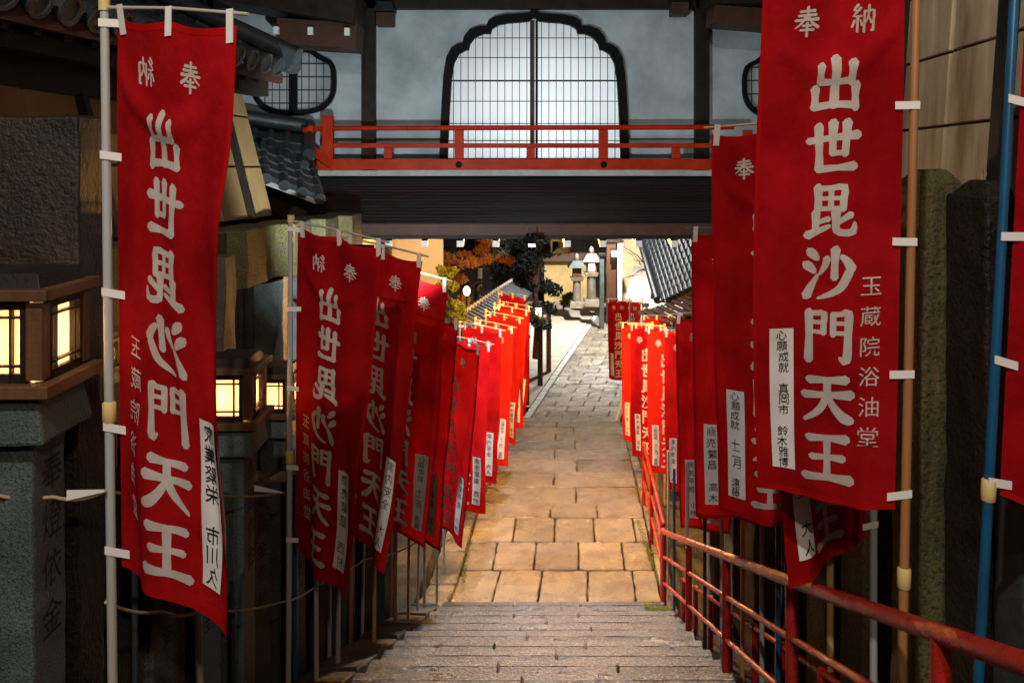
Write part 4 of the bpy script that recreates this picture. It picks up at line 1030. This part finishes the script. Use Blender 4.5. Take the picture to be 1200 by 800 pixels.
M().tube([(0, 0, -.15), (0, 0, -.75)], .045, 8).build('stem', DWOOD, t)
lamp('small_lantern_lamp', P(636, 368, 21.5), 15, WARM, 'POINT', .05)
# yellow wall with roof at the end
yw = thing('yellow_wall', 'yellow plastered wall with a brown roof closing the view behind the lanterns', 'wall', P(664, 356, 36))
M().box((0, 0, .9), (1.9, .3, 1.9)).build('wall', mat('yellow_plaster', (.6, .45, .2), .85, .1, col2=(.45, .33, .15), nscale=2), yw, .01)
M().box((0, -.1, 2.02), (2.3, .9, .34), top=.7).build('roof', BWOOD, yw, .01)
# stone lanterns at the end
for i, (x, yb, d, s_, lb) in enumerate([(676, 360, 31.5, .95, 'stone lantern with a green cap, left of the pair at the end of the path'), (693, 358, 32.5, 1.08, 'stone lantern with a lit window, right of the pair at the end of the path')]):
    p = P(x, yb, d)
    t = thing('stone_lantern', lb, 'stone lantern', p, 'stone lanterns at the end of the path')
    stone_box(.6*s_, .6*s_, .25*s_, .85, 'base_stone', STONE, t, seed=i)
    M().tube([(0, 0, .2*s_), (0, 0, 1.05*s_)], [.17*s_, .15*s_], 14).build('shaft', STONE, t)
    stone_box(.42*s_, .42*s_, .14*s_, 1.25, 'platform', STONE, t, (0, 0, 1.04*s_), seed=i+4)
    M().box((0, 0, 1.36*s_), (.34*s_, .34*s_, .38*s_)).build('fire_box', BWOOD if i == 0 else LWOOD, t, .01)
    M().box((0, -.172*s_, 1.36*s_), (.2*s_, .01, .24*s_)).build('window', GLOWS if i else BWOOD, t)
    stone_box(.72*s_, .72*s_, .28*s_, .45, 'cap', TEAL if i == 0 else STONE, t, (0, 0, 1.56*s_), seed=i+8)
    M().tube([(0, 0, 1.82*s_), (0, 0, 1.92*s_), (0, 0, 2.02*s_), (0, 0, 2.1*s_)], [.05, .1*s_, .08*s_, .01], 12).build('finial', STONE, t)
for i, (x, y0, y1, w, m, lb) in enumerate([(705, 300, 364, 5, PILLAR, 'grey round post right of the far stone lanterns'), (716, 284, 345, 11, BWOOD, 'brown wooden gate post at the end of the path'), (726, 284, 338, 5, WPAINT, 'pale post beside the brown gate post')]):
    d = 30+i; p = P(x, y1, d); p.z = -1
    t = thing('gate_post', lb, 'post', p); h = P(x, y0, d).z+1
    M().box((0, 0, h/2), (w*d/1000, .25, h)).build('shaft', m, t, .01); M().box((0, 0, h+.05), (w*d/1000+.1, .35, .1)).build('cap', DWOOD, t, .01)
t = thing('gate_lamp', 'glowing lamp on the brown gate post', 'lamp', P(720, 297, 30.6))
M().box((0, 0, 0), (.16, .16, .22)).build('glass', GLOWS, t, .01); M().box((0, 0, .14), (.24, .24, .06)).build('cap', DWOOD, t); M().box((0, .15, .05), (.05, .3, .04)).build('arm', DWOOD, t)
# pale wall and slope at right back
o = M().box((0, 0, 0), (1.7, .2, 4)).build('pale_yellow_wall', mat('pale_yellow_plaster', (.62, .52, .32), .85, .1, col2=(.5, .42, .25), nscale=2)); o.location = P(748, 320, 35); tag(o, 'pale yellow wall behind the bare tree', 'wall')
sl = M().grid(lambda u, v: P(lerp(722, 800, u), 400, 24)*(1-v)+P(lerp(742, 800, u), 312, 33)*v, 4, 6).build('pale_slope', mat('pale_slope_stone', (.26, .25, .21), .8, .1, col2=(.2, .185, .15), nscale=3)); struct(sl)
# right roofs
ra, rb_ = P(777, 352, 17.5), P(850, 318, 14.6)
rr_, b, al, up, n = kawara('tiled_house', 'tiled roof of the house right of the far path, its courses running diagonally', ra, rb_-ra, P(752, 268, 20.5)-ra, 13, length=3.6, spacing=.24, r=.07)
M().bar(b-n*.1-up*.05, b+al*3.2-n*.1-up*.05, .08, .16).build('eave_board', BWOOD, rr_)
M().bar(b-n*.7+up*.5, b+al*3.2-n*.7+up*.5, .1, 1.1).build('wall', BWOOD, rr_)
M().tube([b-al*.08+n*.08, b-al*.08+n*.08+up*3.5], .09, 12).build('verge_tile', TILE, rr_)
th = thing('lean_to_roof', 'low brown plank roof behind the lit right banners', 'roof', P(795, 372, 15.6))
for k in range(7): M().box((-.1+k*.13-.3, 0, .05*k), (.125, 1.2, .04), rot=R(8)).build('plank', BWOOD, th, .004)
tree('blue grey clipped shrub above the lit right banners', P(770, 392, 17), .4, .03, [(-.1, 0, .3, .24), (.12, 0, .42, .22), (.3, 0, .15, .22), (-.2, 0, .5, .15)], mat('grey_leaf', (.2, .26, .26), .6, .3, col2=(.12, .17, .17), nscale=8, transl=.2), 220, .04, 'shrub', 'shrub', seed=15)
# low lit wall at right of lower steps
lw = thing('low_wall', 'low plastered wall right of the lower steps, glowing yellow in the lamp light', 'wall', (right(13.5)+.3, 13.5, G(13.5)))
for k in range(4):
    y0 = 11.9+k*1.0; c = Vector((right(y0+.5)+.3-(right(13.5)+.3), y0+.5-13.5, G(y0+.5)+.28-G(13.5)))
    M().box(c, (.2, .98, .75)).build('block', TAN, lw, .012)
t = thing('pale_stake', 'leaning pale stake at the right edge where the far path begins', 'stake', P(722, 492, 18.2))
M().bar((0, 0, 0), P(733, 452, 18.2)-P(722, 492, 18.2), .1, .04).build('shaft', WPAINT, t)

# big dark masses that close the sides
for lb, loc, sz, cat in (('dark wooden house wall closing the view at far left', (-5.2, 9, 4), (2.5, 14, 9), 'building'), ('dark wooden house closing the view at far right', (5.0, 9, 4), (2.6, 14, 9), 'building'),
                    ('dark temple hall standing behind the far trees', P(560, 330, 42), (14, 4, 8), 'building')):
    t = thing('dark_house', lb, cat, loc); M().box((0, 0, 0), sz).build('wall', DWOOD, t, .02)
    M().box((0, 0, sz[2]/2+.5), (sz[0]+1.2, sz[1]+1.2, 1), top=.6).build('roof', TILE, t, .02)

# floodlight housings, the added fill gets one too
for i, (loc, tgt, pw, colr, sp) in enumerate(FLOODS):
    L = Vector(loc); d = (Vector(tgt)-L).normalized()
    t = thing('floodlight', ['floodlight above the head of the stairs behind the camera', 'floodlight behind the third left banner aimed up at the white wall', 'floodlight at the middle of the eave edge aimed down at the landing', 'floodlight over the end of the far path', 'floodlight over the start of the far path beyond the corridor', 'floodlight under the corridor eave aimed back down on the stairs', 'weak fill light added behind the camera at the head of the stairs', 'floodlight left of the banners shining through them onto the landing'][i], 'floodlight', L-d*.12)
    q = d.to_track_quat('-Z', 'Y'); t.rotation_euler = q.to_euler()
    if i == 2: t.scale = (.5, .5, .5); t.location = L-d*.07
    f = M()
    for k in range(4):
        a = k*math.pi/2; c = Vector((math.cos(a)*.11, math.sin(a)*.11, -.0)); f.box(c, (.02 if k % 2 == 0 else .24, .24 if k % 2 == 0 else .02, .1))
    f.box((0, 0, .06), (.24, .24, .02)); f.build('housing', BLACKP, t)
    M().tube([(0, 0, .07), (0, .0, .3)], .015, 8).build('bracket', METAL, t)
